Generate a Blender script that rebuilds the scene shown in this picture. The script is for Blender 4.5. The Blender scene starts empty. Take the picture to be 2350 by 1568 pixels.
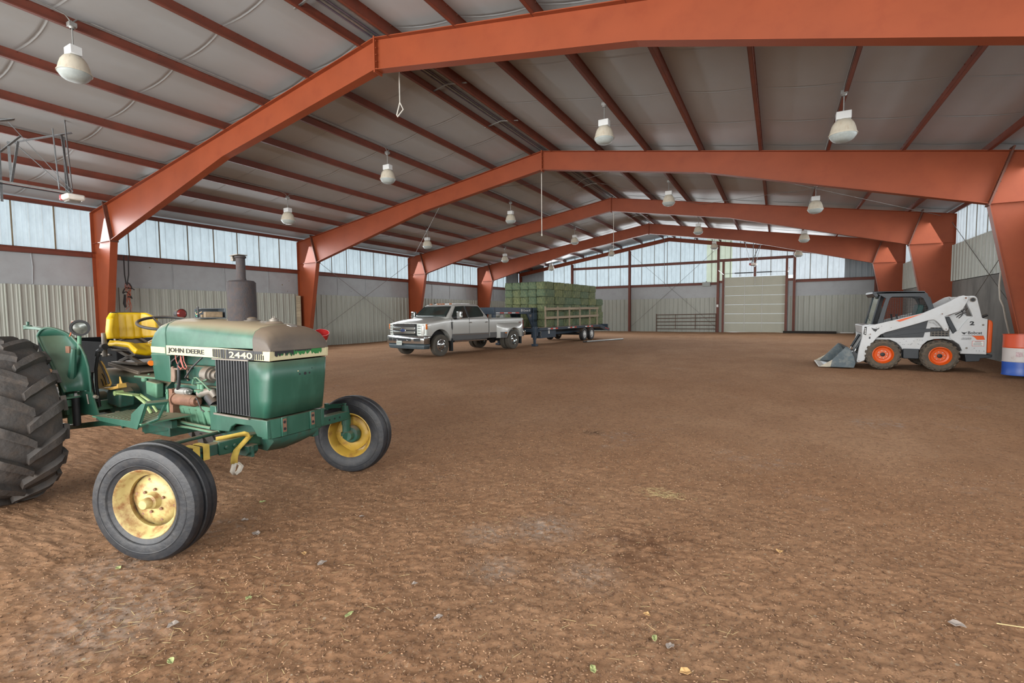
import bpy, bmesh, math, random
from mathutils import Vector, Matrix
random.seed(7)
C = bpy.context.scene.collection
R = math.radians
# ---------------------------------------------------------------- camera
CAMX, CAMZ, YAW, PITCH, ROLL = 19.422, 1.486, 0.503, -0.058, -0.009
fw0 = Vector((-math.sin(YAW), math.cos(YAW), 0)); rt0 = Vector((math.cos(YAW), math.sin(YAW), 0)); up0 = Vector((0, 0, 1))
fw = fw0 * math.cos(PITCH) + up0 * math.sin(PITCH); u2 = up0 * math.cos(PITCH) - fw0 * math.sin(PITCH)
rt = rt0 * math.cos(ROLL) + u2 * math.sin(ROLL); up = u2 * math.cos(ROLL) - rt0 * math.sin(ROLL)
cd = bpy.data.cameras.new('camera'); cam = bpy.data.objects.new('camera', cd); C.objects.link(cam)
cd.sensor_width = 36.0; cd.lens = 1107.65 / 2350 * 36; cd.clip_end = 300; cd.clip_start = 0.05
m = Matrix((rt, up, -fw)).transposed().to_4x4(); m.translation = Vector((CAMX, 0, CAMZ)); cam.matrix_world = m
bpy.context.scene.camera = cam
# ---------------------------------------------------------------- world, lights, exposure
W = bpy.data.worlds.new('sky'); bpy.context.scene.world = W; W.use_nodes = True
bgn = W.node_tree.nodes['Background']; bgn.inputs[0].default_value = (0.80, 0.92, 1.0, 1); bgn.inputs[1].default_value = 1.72
vs = bpy.context.scene.view_settings
vs.view_transform = 'Standard'; vs.look = 'None'; vs.gamma = 1; vs.use_curve_mapping = False; vs.exposure = -0.45
XW, YE, YF = 24.84, 36.676, -7.9           # right wall, end wall, open front
FY = [-0.275, 7.345, 14.965, 22.585, 30.205]  # rigid frame planes
def area(name, loc, rot, sx, sy, power, col):
    l = bpy.data.lights.new(name, 'AREA'); l.shape = 'RECTANGLE'; l.size = sx; l.size_y = sy; l.energy = power; l.color = col
    o = bpy.data.objects.new(name, l); C.objects.link(o); o.location = loc; o.rotation_euler = rot; l.spread = R(130); return o
# added area fills just inside the strips, gable and unbuilt front, boosting daylight
area('fill_left_strip', (0.50, 15.6, 4.15), (0, R(-64), 0), 1.0, 38, 1600, (0.93, 0.97, 1))
area('fill_right_strip', (XW - 0.50, 15.6, 4.2), (0, R(64), 0), 0.9, 38, 1200, (0.97, 0.98, 1))
area('fill_far_gable', (12.4, YE - 0.6, 4.7), (R(-78), 0, 0), 19, 2.0, 700, (0.95, 0.98, 1))
area('fill_open_front', (12.4, YF + 0.2, 2.6), (R(90), 0, 0), 23, 5.0, 4200, (1.0, 0.97, 0.93))
# ---------------------------------------------------------------- helpers
def srgb(r, g, b):
    f = lambda c: (c / 255 / 12.92) if c / 255 <= 0.04045 else ((c / 255 + 0.055) / 1.055) ** 2.4
    return (f(r), f(g), f(b), 1)
MATS = {}
def mat(name, col, rough=0.5, metal=0.0, var=0.12, scale=6.0, col2=None, mix=0.35, bump=0.0, bscale=60.0, dust=None, dustamt=0.0, coat=0.0, stretch=None, spec=0.5, fac_lo=0.45, fac_hi=0.7, emit=None, det=4):
    if name in MATS: return MATS[name]
    M = bpy.data.materials.new(name); M.use_nodes = True; nt = M.node_tree; N = nt.nodes; L = nt.links
    b = N['Principled BSDF']; b.inputs['Roughness'].default_value = rough; b.inputs['Metallic'].default_value = metal
    b.inputs['Specular IOR Level'].default_value = spec
    if coat: b.inputs['Coat Weight'].default_value = coat; b.inputs['Coat Roughness'].default_value = 0.12
    tc = N.new('ShaderNodeTexCoord'); src = tc.outputs['Object']
    if stretch:
        mp = N.new('ShaderNodeMapping'); mp.inputs['Scale'].default_value = stretch; L.new(src, mp.inputs[0]); src = mp.outputs[0]
    nz = N.new('ShaderNodeTexNoise'); nz.inputs['Scale'].default_value = scale; nz.inputs['Detail'].default_value = det; L.new(src, nz.inputs['Vector'])
    rr = N.new('ShaderNodeMapRange'); rr.inputs[1].default_value = 0.3; rr.inputs[2].default_value = 0.7; rr.inputs[3].default_value = 1 - var; rr.inputs[4].default_value = 1 + var
    L.new(nz.outputs[0], rr.inputs[0])
    mu = N.new('ShaderNodeMix'); mu.data_type = 'RGBA'; mu.blend_type = 'MULTIPLY'; mu.inputs[0].default_value = 1
    mu.inputs[6].default_value = col; L.new(rr.outputs[0], mu.inputs[7]); out = mu.outputs[2]
    if col2:
        n2 = N.new('ShaderNodeTexNoise'); n2.inputs['Scale'].default_value = scale * 2.3; n2.inputs['Detail'].default_value = 8; n2.inputs['Roughness'].default_value = 0.65; L.new(src, n2.inputs['Vector'])
        r2 = N.new('ShaderNodeMapRange'); r2.inputs[1].default_value = fac_lo; r2.inputs[2].default_value = fac_hi; r2.inputs[3].default_value = 0; r2.inputs[4].default_value = mix; L.new(n2.outputs[0], r2.inputs[0])
        m2 = N.new('ShaderNodeMix'); m2.data_type = 'RGBA'; L.new(r2.outputs[0], m2.inputs[0]); L.new(out, m2.inputs[6]); m2.inputs[7].default_value = col2; out = m2.outputs[2]
    if dust:   # settled dust on the faces that look up
        g = N.new('ShaderNodeNewGeometry'); sp = N.new('ShaderNodeSeparateXYZ'); L.new(g.outputs['Normal'], sp.inputs[0])
        r3 = N.new('ShaderNodeMapRange'); r3.inputs[1].default_value = 0.35; r3.inputs[2].default_value = 0.95; r3.inputs[3].default_value = 0; r3.inputs[4].default_value = dustamt; L.new(sp.outputs[2], r3.inputs[0])
        m3 = N.new('ShaderNodeMix'); m3.data_type = 'RGBA'; L.new(r3.outputs[0], m3.inputs[0]); L.new(out, m3.inputs[6]); m3.inputs[7].default_value = dust; out = m3.outputs[2]
    L.new(out, b.inputs['Base Color'])
    if bump:
        n4 = N.new('ShaderNodeTexNoise'); n4.inputs['Scale'].default_value = bscale; n4.inputs['Detail'].default_value = 5; L.new(src, n4.inputs['Vector'])
        bp = N.new('ShaderNodeBump'); bp.inputs['Strength'].default_value = bump; bp.inputs['Distance'].default_value = 0.02; L.new(n4.outputs[0], bp.inputs['Height']); L.new(bp.outputs[0], b.inputs['Normal'])
    MATS[name] = M; return M

class MB:
    """collects shapes, then links them as ONE mesh object"""
    def __init__(s): s.v = []; s.f = []; s.mi = []; s.cur = 0; s.st = []
    def add(s, vs_, fs_):
        o = len(s.v); s.st.append((o, len(s.f))); s.v += [tuple(p) for p in vs_]; s.f += [tuple(i + o for i in f) for f in fs_]; s.mi += [s.cur] * len(fs_); return s
    def box(s, x0, x1, y0, y1, z0, z1):
        v = [(x, y, z) for x in (x0, x1) for y in (y0, y1) for z in (z0, z1)]
        return s.add(v, [(0, 1, 3, 2), (4, 6, 7, 5), (0, 4, 5, 1), (2, 3, 7, 6), (0, 2, 6, 4), (1, 5, 7, 3)])
    def cbox(s, c, d, M=None):
        v = [Vector(((i - .5) * d[0], (j - .5) * d[1], (k - .5) * d[2])) for i in (0, 1) for j in (0, 1) for k in (0, 1)]
        if M is not None: v = [M @ p for p in v]
        return s.add([p + Vector(c) for p in v], [(0, 1, 3, 2), (4, 6, 7, 5), (0, 4, 5, 1), (2, 3, 7, 6), (0, 2, 6, 4), (1, 5, 7, 3)])
    def prism(s, poly, d0, d1, axis='y'):
        n = len(poly)
        def P(a, b, d): return {'y': (a, d, b), 'x': (d, a, b), 'z': (a, b, d)}[axis]
        v = [P(a, b, d0) for a, b in poly] + [P(a, b, d1) for a, b in poly]
        f = [tuple(range(n))[::-1], tuple(range(n, 2 * n))] + [(i, (i + 1) % n, n + (i + 1) % n, n + i) for i in range(n)]
        return s.add(v, f)
    def ring(s, outer, inner, d0, d1, axis='y'):   # prism with a hole; outer and inner have the same point count
        n = len(outer)
        def P(a, b, d): return {'y': (a, d, b), 'x': (d, a, b), 'z': (a, b, d)}[axis]
        v = [P(a, b, d) for d in (d0, d1) for L_ in (outer, inner) for a, b in L_]
        f = []
        for i in range(n):
            j = (i + 1) % n
            f += [(i, j, n + j, n + i), (2 * n + i, 3 * n + i, 3 * n + j, 2 * n + j), (i, 2 * n + i, 2 * n + j, j), (n + i, n + j, 3 * n + j, 3 * n + i)]
        return s.add(v, f)
    def cyl(s, p0, p1, r0, r1=None, n=16, caps=True):
        r1 = r0 if r1 is None else r1; p0 = Vector(p0); p1 = Vector(p1); d = (p1 - p0).normalized()
        a = d.orthogonal().normalized(); b = d.cross(a)
        v = []
        for p, r in ((p0, r0), (p1, r1)):
            for i in range(n):
                t = 2 * math.pi * i / n; v.append(p + (a * math.cos(t) + b * math.sin(t)) * r)
        f = [(i, (i + 1) % n, n + (i + 1) % n, n + i) for i in range(n)]
        if caps: f += [tuple(range(n))[::-1], tuple(range(n, 2 * n))]
        return s.add(v, f)
    def tube(s, pts, r, n=8, closed=False):
        pts = [Vector(p) for p in pts]; m_ = len(pts); rs = r if isinstance(r, (list, tuple)) else [r] * m_
        t0 = (pts[1] - pts[0]).normalized(); a = t0.orthogonal().normalized(); v = []
        for i, p in enumerate(pts):
            if closed: t = (pts[(i + 1) % m_] - pts[i - 1]).normalized()
            else: t = ((pts[min(i + 1, m_ - 1)] - pts[max(i - 1, 0)])).normalized()
            a = (a - t * a.dot(t)); a = a.normalized() if a.length > 1e-6 else t.orthogonal().normalized(); b = t.cross(a)
            for k in range(n):
                w = 2 * math.pi * k / n; v.append(p + (a * math.cos(w) + b * math.sin(w)) * rs[i])
        f = []
        for i in range(m_ if closed else m_ - 1):
            j = (i + 1) % m_
            for k in range(n): f.append((i * n + k, i * n + (k + 1) % n, j * n + (k + 1) % n, j * n + k))
        if not closed: f += [tuple(range(n))[::-1], tuple(range((m_ - 1) * n, m_ * n))]
        return s.add(v, f)
    def lathe(s, prof, M=None, n=32, a0=0, a1=2 * math.pi):   # prof: (r, h) around local Z, placed by matrix M
        M = M or Matrix(); full = abs(a1 - a0 - 2 * math.pi) < 1e-6; k = n if full else n + 1; v = []
        for r, h in prof:
            for i in range(k):
                t = a0 + (a1 - a0) * i / n; v.append(M @ Vector((r * math.cos(t), r * math.sin(t), h)))
        f = []
        for j in range(len(prof) - 1):
            for i in range(n if full else n): 
                i2 = (i + 1) % k; f.append((j * k + i, j * k + i2, (j + 1) * k + i2, (j + 1) * k + i))
        return s.add(v, f)
    def loft(s, secs, caps=True, closed=True):
        n = len(secs[0]); v = [p for q_ in secs for p in q_]; f = []
        for j in range(len(secs) - 1):
            for i in range(n if closed else n - 1):
                i2 = (i + 1) % n; f.append((j * n + i, j * n + i2, (j + 1) * n + i2, (j + 1) * n + i))
        if caps: f += [tuple(range(n))[::-1], tuple(range((len(secs) - 1) * n, len(secs) * n))]
        return s.add(v, f)
    def grid(s, fn, nu, nv):
        v = [fn(i / nu, j / nv) for j in range(nv + 1) for i in range(nu + 1)]; w = nu + 1
        return s.add(v, [(j * w + i, j * w + i + 1, (j + 1) * w + i + 1, (j + 1) * w + i) for j in range(nv) for i in range(nu)])
    def build(s, name, mats, parent=None, smooth=35, bevel=0, solid=0, seg=2, sub=0, label=None, norm=True):
        me = bpy.data.meshes.new(name); me.from_pydata(s.v, [], s.f)
        mats = mats if isinstance(mats, (list, tuple)) else [mats]
        for m_ in mats: me.materials.append(m_)
        if len(mats) > 1: me.polygons.foreach_set('material_index', s.mi)
        if norm:
            bm = bmesh.new(); bm.from_mesh(me); bmesh.ops.recalc_face_normals(bm, faces=bm.faces); bm.to_mesh(me); bm.free()
        if smooth:
            me.polygons.foreach_set('use_smooth', [True] * len(me.polygons)); me.set_sharp_from_angle(angle=R(smooth))
        me.update()
        o = bpy.data.objects.new(name, me); C.objects.link(o)
        if parent is not None: o.parent = parent
        if solid: q = o.modifiers.new('solid', 'SOLIDIFY'); q.thickness = solid; q.offset = 0
        if bevel: q = o.modifiers.new('bevel', 'BEVEL'); q.width = bevel; q.segments = seg; q.limit_method = 'ANGLE'; q.angle_limit = R(35)
        if sub: q = o.modifiers.new('sub', 'SUBSURF'); q.levels = sub; q.render_levels = sub
        if label: o['label'] = label
        return o
def each(mb, name, mats, parent, **kw):
    """links every shape the builder holds as an object of its own"""
    e = mb.st + [(len(mb.v), len(mb.f))]; out = []
    for (v0, f0), (v1, f1) in zip(e[:-1], e[1:]):
        q = MB(); q.add(mb.v[v0:v1], [tuple(i - v0 for i in f) for f in mb.f[f0:f1]]); out.append(q.build(name, mats, parent, **kw))
    return out
def tag(o, label, cat, group=None, kind=None):
    o['label'] = label; o['category'] = cat
    if group: o['group'] = group
    if kind: o['kind'] = kind
    return o
def thing(name, label, cat, loc=(0, 0, 0), rz=0, group=None):
    o = bpy.data.objects.new(name, None); C.objects.link(o); o.location = loc; o.rotation_euler = (0, 0, rz); o.empty_display_size = .1
    return tag(o, label, cat, group)
def struct(o, label=None):
    o['kind'] = 'structure'
    if label: o['label'] = label
    return o
def copy_tree(o, parent=None):
    c = o.copy(); C.objects.link(c)
    if parent is not None: c.parent = parent
    for ch in list(o.children): copy_tree(ch, c)
    return c
def text_mesh(body, w, h, depth=0.004, bold=0.0, shear=0.0):
    """returns verts, faces of lettering that fills w x h in the XY plane from the origin"""
    cu = bpy.data.curves.new('lettering', 'FONT'); cu.body = body; cu.size = 1; cu.extrude = 0.5; cu.offset = bold; cu.shear = shear; cu.resolution_u = 3
    o = bpy.data.objects.new('lettering', cu); C.objects.link(o)
    dg = bpy.context.evaluated_depsgraph_get(); me = bpy.data.meshes.new_from_object(o.evaluated_get(dg))
    v = [p.co.copy() for p in me.vertices]; f = [tuple(p.vertices) for p in me.polygons]
    bpy.data.objects.remove(o); bpy.data.curves.remove(cu); bpy.data.meshes.remove(me)
    x0 = min(p.x for p in v); x1 = max(p.x for p in v); y0 = min(p.y for p in v); y1 = max(p.y for p in v)
    for p in v: p.x = (p.x - x0) / (x1 - x0) * w; p.y = (p.y - y0) / (y1 - y0) * h; p.z *= depth
    return v, f
def lettering(name, body, origin, ux, uy, w, h, material, parent, depth=0.004, bold=0.0, shear=0.0, label=None):
    v, f = text_mesh(body, w, h, depth, bold, shear); ux = Vector(ux).normalized(); uy = Vector(uy).normalized(); n = ux.cross(uy)
    mb = MB(); mb.add([Vector(origin) + ux * p.x + uy * p.y + n * p.z for p in v], f)
    return mb.build(name, material, parent, smooth=0, norm=False, label=label)
# ---------------------------------------------------------------- materials of the building
STEEL = mat('red_oxide_steel', srgb(130, 62, 35), 0.5, 0, 0.08, 1.2, srgb(112, 46, 26), 0.5, spec=.3, dust=srgb(110, 80, 60), dustamt=0.4, fac_lo=.5, fac_hi=.8)
SPLICE = mat('brown_splice_steel', srgb(92, 54, 40), 0.6, 0, 0.15, 4)
PURL = mat('red_oxide_purlin', srgb(106, 52, 37), 0.55, 0, 0.15, 2.0, srgb(84, 52, 40), 0.5)
RIB = mat('beige_ribbed_sheet', srgb(158, 163, 155), 0.42, 0, 0.05, 1.5, srgb(116, 118, 104), 0.5, fac_lo=.52, fac_hi=.8, stretch=(1, 1, .15))
VINYL = mat('white_vinyl_insulation', srgb(150, 156, 160), 0.4, 0, 0.03, 1.0, srgb(128, 130, 132), 0.35, bump=0.10, bscale=6)
CEILM = mat('white_roof_insulation', srgb(154, 158, 160), 0.45, 0, 0.04, .8, srgb(148, 146, 142), 0.35, bump=0.08, bscale=5, stretch=(1, .5, 1))
CONC = mat('grey_concrete', srgb(118, 118, 114), 0.85, 0, 0.22, .9, srgb(80, 80, 78), 0.7, bump=.15, bscale=12, stretch=(1, 1, .35))
GREYRIB = mat('grey_ribbed_sheet', srgb(132, 142, 148), 0.45, 0, 0.06, 1.5)
def translucent(name, col):
    M = bpy.data.materials.new(name); M.use_nodes = True; nt = M.node_tree; N = nt.nodes; L = nt.links
    for n in list(N): N.remove(n)
    o = N.new('ShaderNodeOutputMaterial'); mx = N.new('ShaderNodeMixShader'); tr = N.new('ShaderNodeBsdfTranslucent'); df = N.new('ShaderNodeBsdfDiffuse')
    tc = N.new('ShaderNodeTexCoord'); mp = N.new('ShaderNodeMapping'); mp.inputs['Scale'].default_value = (1, 1, .35); nz = N.new('ShaderNodeTexNoise'); nz.inputs['Scale'].default_value = 5; nz.inputs['Detail'].default_value = 9; nz.inputs['Roughness'].default_value = .7
    L.new(tc.outputs['Object'], mp.inputs[0]); L.new(mp.outputs[0], nz.inputs['Vector'])
    r = N.new('ShaderNodeMapRange'); r.inputs[1].default_value = .3; r.inputs[2].default_value = .7; r.inputs[3].default_value = .84; r.inputs[4].default_value = 1.05; L.new(nz.outputs[0], r.inputs[0])
    mu = N.new('ShaderNodeMix'); mu.data_type = 'RGBA'; mu.blend_type = 'MULTIPLY'; mu.inputs[0].default_value = 1; mu.inputs[6].default_value = col; L.new(r.outputs[0], mu.inputs[7])
    L.new(mu.outputs[2], tr.inputs[0]); df.inputs[0].default_value = (.35, .38, .38, 1); L.new(mu.outputs[2], df.inputs[0])
    mx.inputs[0].default_value = .22; L.new(tr.outputs[0], mx.inputs[1]); L.new(df.outputs[0], mx.inputs[2]); L.new(mx.outputs[0], o.inputs[0])
    MATS[name] = M; return M
TRL = translucent('translucent_panel', (.72, .77, .78, 1)); TRY = translucent('yellowed_translucent_panel', (.70, .72, .55, 1)); TRW = translucent('white_translucent_panel', (.80, .80, .80, 1))
BATT = mat('brown_panel_lap', srgb(120, 112, 92), .8)
ROD = mat('thin_steel_rod', srgb(122, 120, 116), .5, .5)
GALV = mat('galvanised_steel', srgb(150, 152, 150), .45, .6, .15, 12)
# ---------------------------------------------------------------- floor
def floor_material():
    M = bpy.data.materials.new('brown_arena_dirt'); M.use_nodes = True; nt = M.node_tree; N = nt.nodes; L = nt.links; b = N['Principled BSDF']
    b.inputs['Roughness'].default_value = .95; b.inputs['Specular IOR Level'].default_value = .15
    tc = N.new('ShaderNodeTexCoord')
    def noise(sc, det=6, rough=.6, st=None):
        n = N.new('ShaderNodeTexNoise'); n.inputs['Scale'].default_value = sc; n.inputs['Detail'].default_value = det; n.inputs['Roughness'].default_value = rough
        if st:
            mp = N.new('ShaderNodeMapping'); mp.inputs['Scale'].default_value = st; mp.inputs['Rotation'].default_value = (0, 0, R(25)); L.new(tc.outputs['Object'], mp.inputs[0]); L.new(mp.outputs[0], n.inputs['Vector'])
        else: L.new(tc.outputs['Object'], n.inputs['Vector'])
        return n.outputs[0]
    def ramp(src, lo, hi, a, c):
        r = N.new('ShaderNodeMapRange'); r.inputs[1].default_value = lo; r.inputs[2].default_value = hi; r.inputs[3].default_value = a; r.inputs[4].default_value = c; L.new(src, r.inputs[0]); return r.outputs[0]
    def mix(f, a, c):
        m_ = N.new('ShaderNodeMix'); m_.data_type = 'RGBA'; L.new(f, m_.inputs[0])
        for s_, i in ((a, 6), (c, 7)):
            if isinstance(s_, tuple): m_.inputs[i].default_value = s_
            else: L.new(s_, m_.inputs[i])
        return m_.outputs[2]
    c = mix(ramp(noise(.35, 5), .35, .65, 0, 1), srgb(190, 144, 108), srgb(206, 162, 126))
    c = mix(ramp(noise(1.6, 8, .7, (1, .5, 1)), .45, .75, 0, .5), c, srgb(162, 120, 88))
    c = mix(ramp(noise(14, 8, .75), .5, .72, 0, .62), c, srgb(120, 84, 60))
    c = mix(ramp(noise(38, 6, .7), .54, .7, 0, .8), c, srgb(84, 58, 42))
    c = mix(ramp(noise(60, 3, .6), .58, .70, 0, .7), c, srgb(206, 180, 150))
    v = N.new('ShaderNodeTexVoronoi'); v.inputs['Scale'].default_value = 26; L.new(tc.outputs['Object'], v.inputs['Vector'])
    sp = N.new('ShaderNodeSeparateColor'); L.new(v.outputs['Color'], sp.inputs[0])
    f1 = ramp(sp.outputs[0], .93, .97, 0, 1); f2 = ramp(v.outputs['Distance'], .16, .26, 1, 0)
    mm = N.new('ShaderNodeMath'); mm.operation = 'MULTIPLY'; L.new(f1, mm.inputs[0]); L.new(f2, mm.inputs[1])
    c = mix(mm.outputs[0], c, srgb(216, 196, 170))
    # pale dusty patches
    pf = N.new('ShaderNodeMath'); pf.operation = 'MULTIPLY'; L.new(ramp(noise(.8, 3), .60, .72, 0, 1), pf.inputs[0]); L.new(ramp(noise(9, 8, .8), .5, .62, 0, .55), pf.inputs[1])
    c = mix(pf.outputs[0], c, srgb(192, 182, 174))
    geo = N.new('ShaderNodeNewGeometry')
    for (px_, py_, r_, col, amt, sc) in ((18.03, 2.98, .30, srgb(206, 192, 178), .6, 26), (17.72, 2.72, .22, srgb(204, 190, 176), .5, 28), (18.0, 2.35, .22, srgb(204, 190, 176), .5, 30), (18.5, 2.55, .25, srgb(204, 190, 176), .4, 27), (16.6, 1.05, .45, srgb(200, 190, 180), .5, 22), (16.05, 1.25, .4, srgb(200, 190, 180), .4, 22), (17.43, 5.71, .17, srgb(96, 74, 56), .9, 14), (18.7, 3.0, .45, srgb(120, 84, 60), .7, 7), (19.3, 1.6, .6, srgb(126, 88, 62), .6, 6)):
        vm = N.new('ShaderNodeVectorMath'); vm.operation = 'DISTANCE'; L.new(geo.outputs['Position'], vm.inputs[0]); vm.inputs[1].default_value = (px_, py_, 0)
        mk_ = N.new('ShaderNodeMath'); mk_.operation = 'MULTIPLY'; L.new(ramp(vm.outputs['Value'], r_ * .25, r_, 1, 0), mk_.inputs[0]); L.new(ramp(noise(sc, 8, .75), .42, .56, 0, amt), mk_.inputs[1])
        c = mix(mk_.outputs[0], c, col)
    L.new(c, b.inputs['Base Color'])
    h1 = noise(11, 9, .78); h2 = noise(55, 6, .8)
    b1 = N.new('ShaderNodeBump'); b1.inputs['Strength'].default_value = 1.0; b1.inputs['Distance'].default_value = .09; L.new(h1, b1.inputs['Height'])
    b2 = N.new('ShaderNodeBump'); b2.inputs['Strength'].default_value = 1.0; b2.inputs['Distance'].default_value = .03; L.new(h2, b2.inputs['Height']); L.new(b1.outputs[0], b2.inputs['Normal']); L.new(b2.outputs[0], b.inputs['Normal'])
    return M
DIRT = floor_material()
from mathutils import noise as mn
def ground_h(x, y):
    """gentle unevenness, flat where the vehicles stand, a low heap towards the right wall"""
    h = .018 * mn.noise(Vector((x * .35, y * .35, 0))) + .012 * mn.noise(Vector((x * 1.4, y * 1.4, 3)))
    if y < 8: h += .008 * mn.noise(Vector((x * 5, y * 5, 5)))
    if y < 6.5:
        k = min(1, (6.5 - y) / 1.5); h += k * (.010 * abs(mn.noise(Vector((x * 11, y * 11, 1)))) + .009 * mn.noise(Vector((x * 24, y * 24, 2))) + .004 * mn.noise(Vector((x * 55, y * 55, 7))))
    e = max(0, min(1, (x - 23.6) / 1.2)); h += .05 * e
    e = max(0, min(1, (y - 33) / 3)); h += .06 * e
    return h - .012
mb = MB()
def axis_pts(segs):
    out = []
    for a, b_, n in segs: out += [a + (b_ - a) * i / n for i in range(n)]
    return out + [segs[-1][1]]
xs = axis_pts([(-.4, 11, 24), (11, 15.5, 60), (15.5, 20.8, 230), (20.8, XW + .4, 50)]); ys = axis_pts([(-9, .2, 12), (.2, 4.2, 190), (4.2, 7, 70), (7, YE + .4, 90)])
mb.add([(x, y, ground_h(x, y)) for y in ys for x in xs], [(j * len(xs) + i, j * len(xs) + i + 1, (j + 1) * len(xs) + i + 1, (j + 1) * len(xs) + i) for j in range(len(ys) - 1) for i in range(len(xs) - 1)])
struct(mb.build('floor', DIRT, smooth=180, norm=False))
# ---------------------------------------------------------------- roof lining: insulation blanket sagging between the purlins
RX = XW / 2; ZP = 6.878; SL = (6.878 - 4.832) / RX          # ridge and slope, top of the rafter flange
PO = [0.42, 1.95, 3.48, 5.01, 6.54, 8.07, 9.60, 11.13]      # purlin lines measured from the ridge
PH = .20                                                     # purlin height
def roof_z(x): return ZP - SL * abs(x - RX)
knots = sorted([-.05] + [RX - p for p in PO] + [RX + p for p in PO] + [XW + .05])
mb = MB(); cx = []
for a, b_ in zip(knots[:-1], knots[1:]):
    for i in range(7): cx.append((a + (b_ - a) * i / 7, -.024 * 4 * (i / 7) * (1 - i / 7) if b_ - a < 2 and b_ - a > .9 else 0))
cx.append((knots[-1], 0))
cy = []; y = YF
while y < YE + .1:
    for d, s_ in ((0, 0), (.014, .010), (.030, -.010), (.048, -.002), (.06, 0), (.10, 0), (.5, .001), (.95, .001), (1.4, .001), (1.85, 0)):
        cy.append((y + d, s_))
    y += 1.905
cy = [(a, b_) for a, b_ in cy if a <= YE + .02] + [(YE + .05, 0)]
pts = []
for y, s_ in cy:
    for x, g in cx:
        w = 0 if g == 0 else g / .024
        pts.append((x, min(y + .07 * abs(w), YE + .05), roof_z(x) + PH + g + (s_ * abs(w) if w else 0) + (-.006 * mn.noise(Vector((x * 1.3, y * .9, 0))) * abs(w))))
n_ = len(cx)
mb.add(pts, [(j * n_ + i, j * n_ + i + 1, (j + 1) * n_ + i + 1, (j + 1) * n_ + i) for j in range(len(cy) - 1) for i in range(n_ - 1)])
o = struct(mb.build('ceiling', CEILM, smooth=180, norm=False)); 
mb = MB(); mb.add([(-.5, YF, 5.30), (RX, YF, 7.35), (XW + .5, YF, 5.30), (-.5, YE + .5, 5.30), (RX, YE + .5, 7.35), (XW + .5, YE + .5, 5.30)], [(0, 1, 4, 3), (1, 2, 5, 4)])
struct(mb.build('ceiling', GREYRIB, smooth=0))
# ---------------------------------------------------------------- walls
def ribbed(mb, a0, a1, z0f, z1f, place, pitch=.305, depth=.032, out=1):
    """ribbed sheet between a0 and a1 (coordinate along the wall); place(a, d, z) -> point"""
    prof = [(0, 0), (.10, 0), (.115, .25), (.135, .25), (.15, 0), (.20, 0), (.215, .25), (.235, .25), (.25, 0), (.262, 0), (.275, 1), (.293, 1)]
    pl = []; a = a0
    while a < a1:
        for p, d in prof:
            if a + p * pitch / .305 < a1: pl.append((a + p * pitch / .305, d * depth * out))
        a += pitch
    pl.append((a1, 0)); v = []
    for p, d in pl: v += [place(p, d, z0f(p)), place(p, d, z1f(p))]
    return mb.add(v, [(2 * i, 2 * i + 2, 2 * i + 3, 2 * i + 1) for i in range(len(pl) - 1)])
K = lambda c: (lambda a: c)
# left wall
o = MB().box(-.14, -.10, YF, YE, -.2, 5.0).build('wall_left', VINYL, smooth=0); struct(o)
# opening for the strip: rebuild the left wall as two solid bands
def wall_band(name, x0, x1, z0, z1, m_): return struct(MB().box(x0, x1, YF, YE, z0, z1).build(name, m_, smooth=0))
bpy.data.objects.remove(o)
wl = wall_band('wall_left', -.16, -.06, -.3, 3.50, VINYL)
mb = ribbed(MB(), YF, YE, K(-.1), K(2.475), lambda a, d, z: (-.03 + d, a, z)); o = mb.build('wall_left', RIB, wl, smooth=0, solid=.004); o.name = 'wainscot_sheet'
mb = MB(); a = YF + .4
while a < YE: mb.tube([(-.055, a, 2.5), (-.045, a + .02, 3.0), (-.055, a, 3.5)], .012, 5); a += 1.9
each(mb, 'seam', VINYL, wl)
mb = MB()
for y, z, r_ in ((8.9, 3.22, .022), (14.1, 2.86, .03), (14.45, 3.05, .018), (14.35, 2.58, .02), (18.1, 2.7, .015)): mb.cyl((-.065, y, z), (-.055, y, z), r_, n=7)
each(mb, 'torn_hole', BATT, wl)
wr = wall_band('wall_right', XW + .06, XW + .2, -.3, 3.72, CONC)
MB().box(XW - .02, XW + .06, YF, YE, -.3, 2.474).build('concrete_base', CONC, wr, smooth=0)
mb = ribbed(MB(), YF, YE, K(2.49), K(3.76), lambda a, d, z: (XW - .035 - d, a, z)); mb.build('upper_sheet', RIB, wr, smooth=0, solid=.004)
we = struct(MB().box(-.1, 16.10, YE + .06, YE + .14, -.3, 3.5).build('wall_end', VINYL, smooth=0)); MB().box(19.95, XW + .1, YE + .06, YE + .14, -.3, 3.5).build('wall_panel', VINYL, we, smooth=0)
for a, b_ in ((-.05, 16.02), (20.02, XW)):
    ribbed(MB(), a, b_, K(-.1), K(2.47), lambda p, d, z: (p, YE + .03 - d, z)).build('wainscot_sheet', RIB, we, smooth=0, solid=.004)
for a, b_ in ((-.05, 2.31), (23.04, XW)):
    ribbed(MB(), a, b_, K(3.5), lambda p: roof_z(p) + PH, lambda p, d, z: (p, YE + .05 - d, z)).build('grey_upper_sheet', GREYRIB, we, smooth=0, solid=.004)
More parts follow.
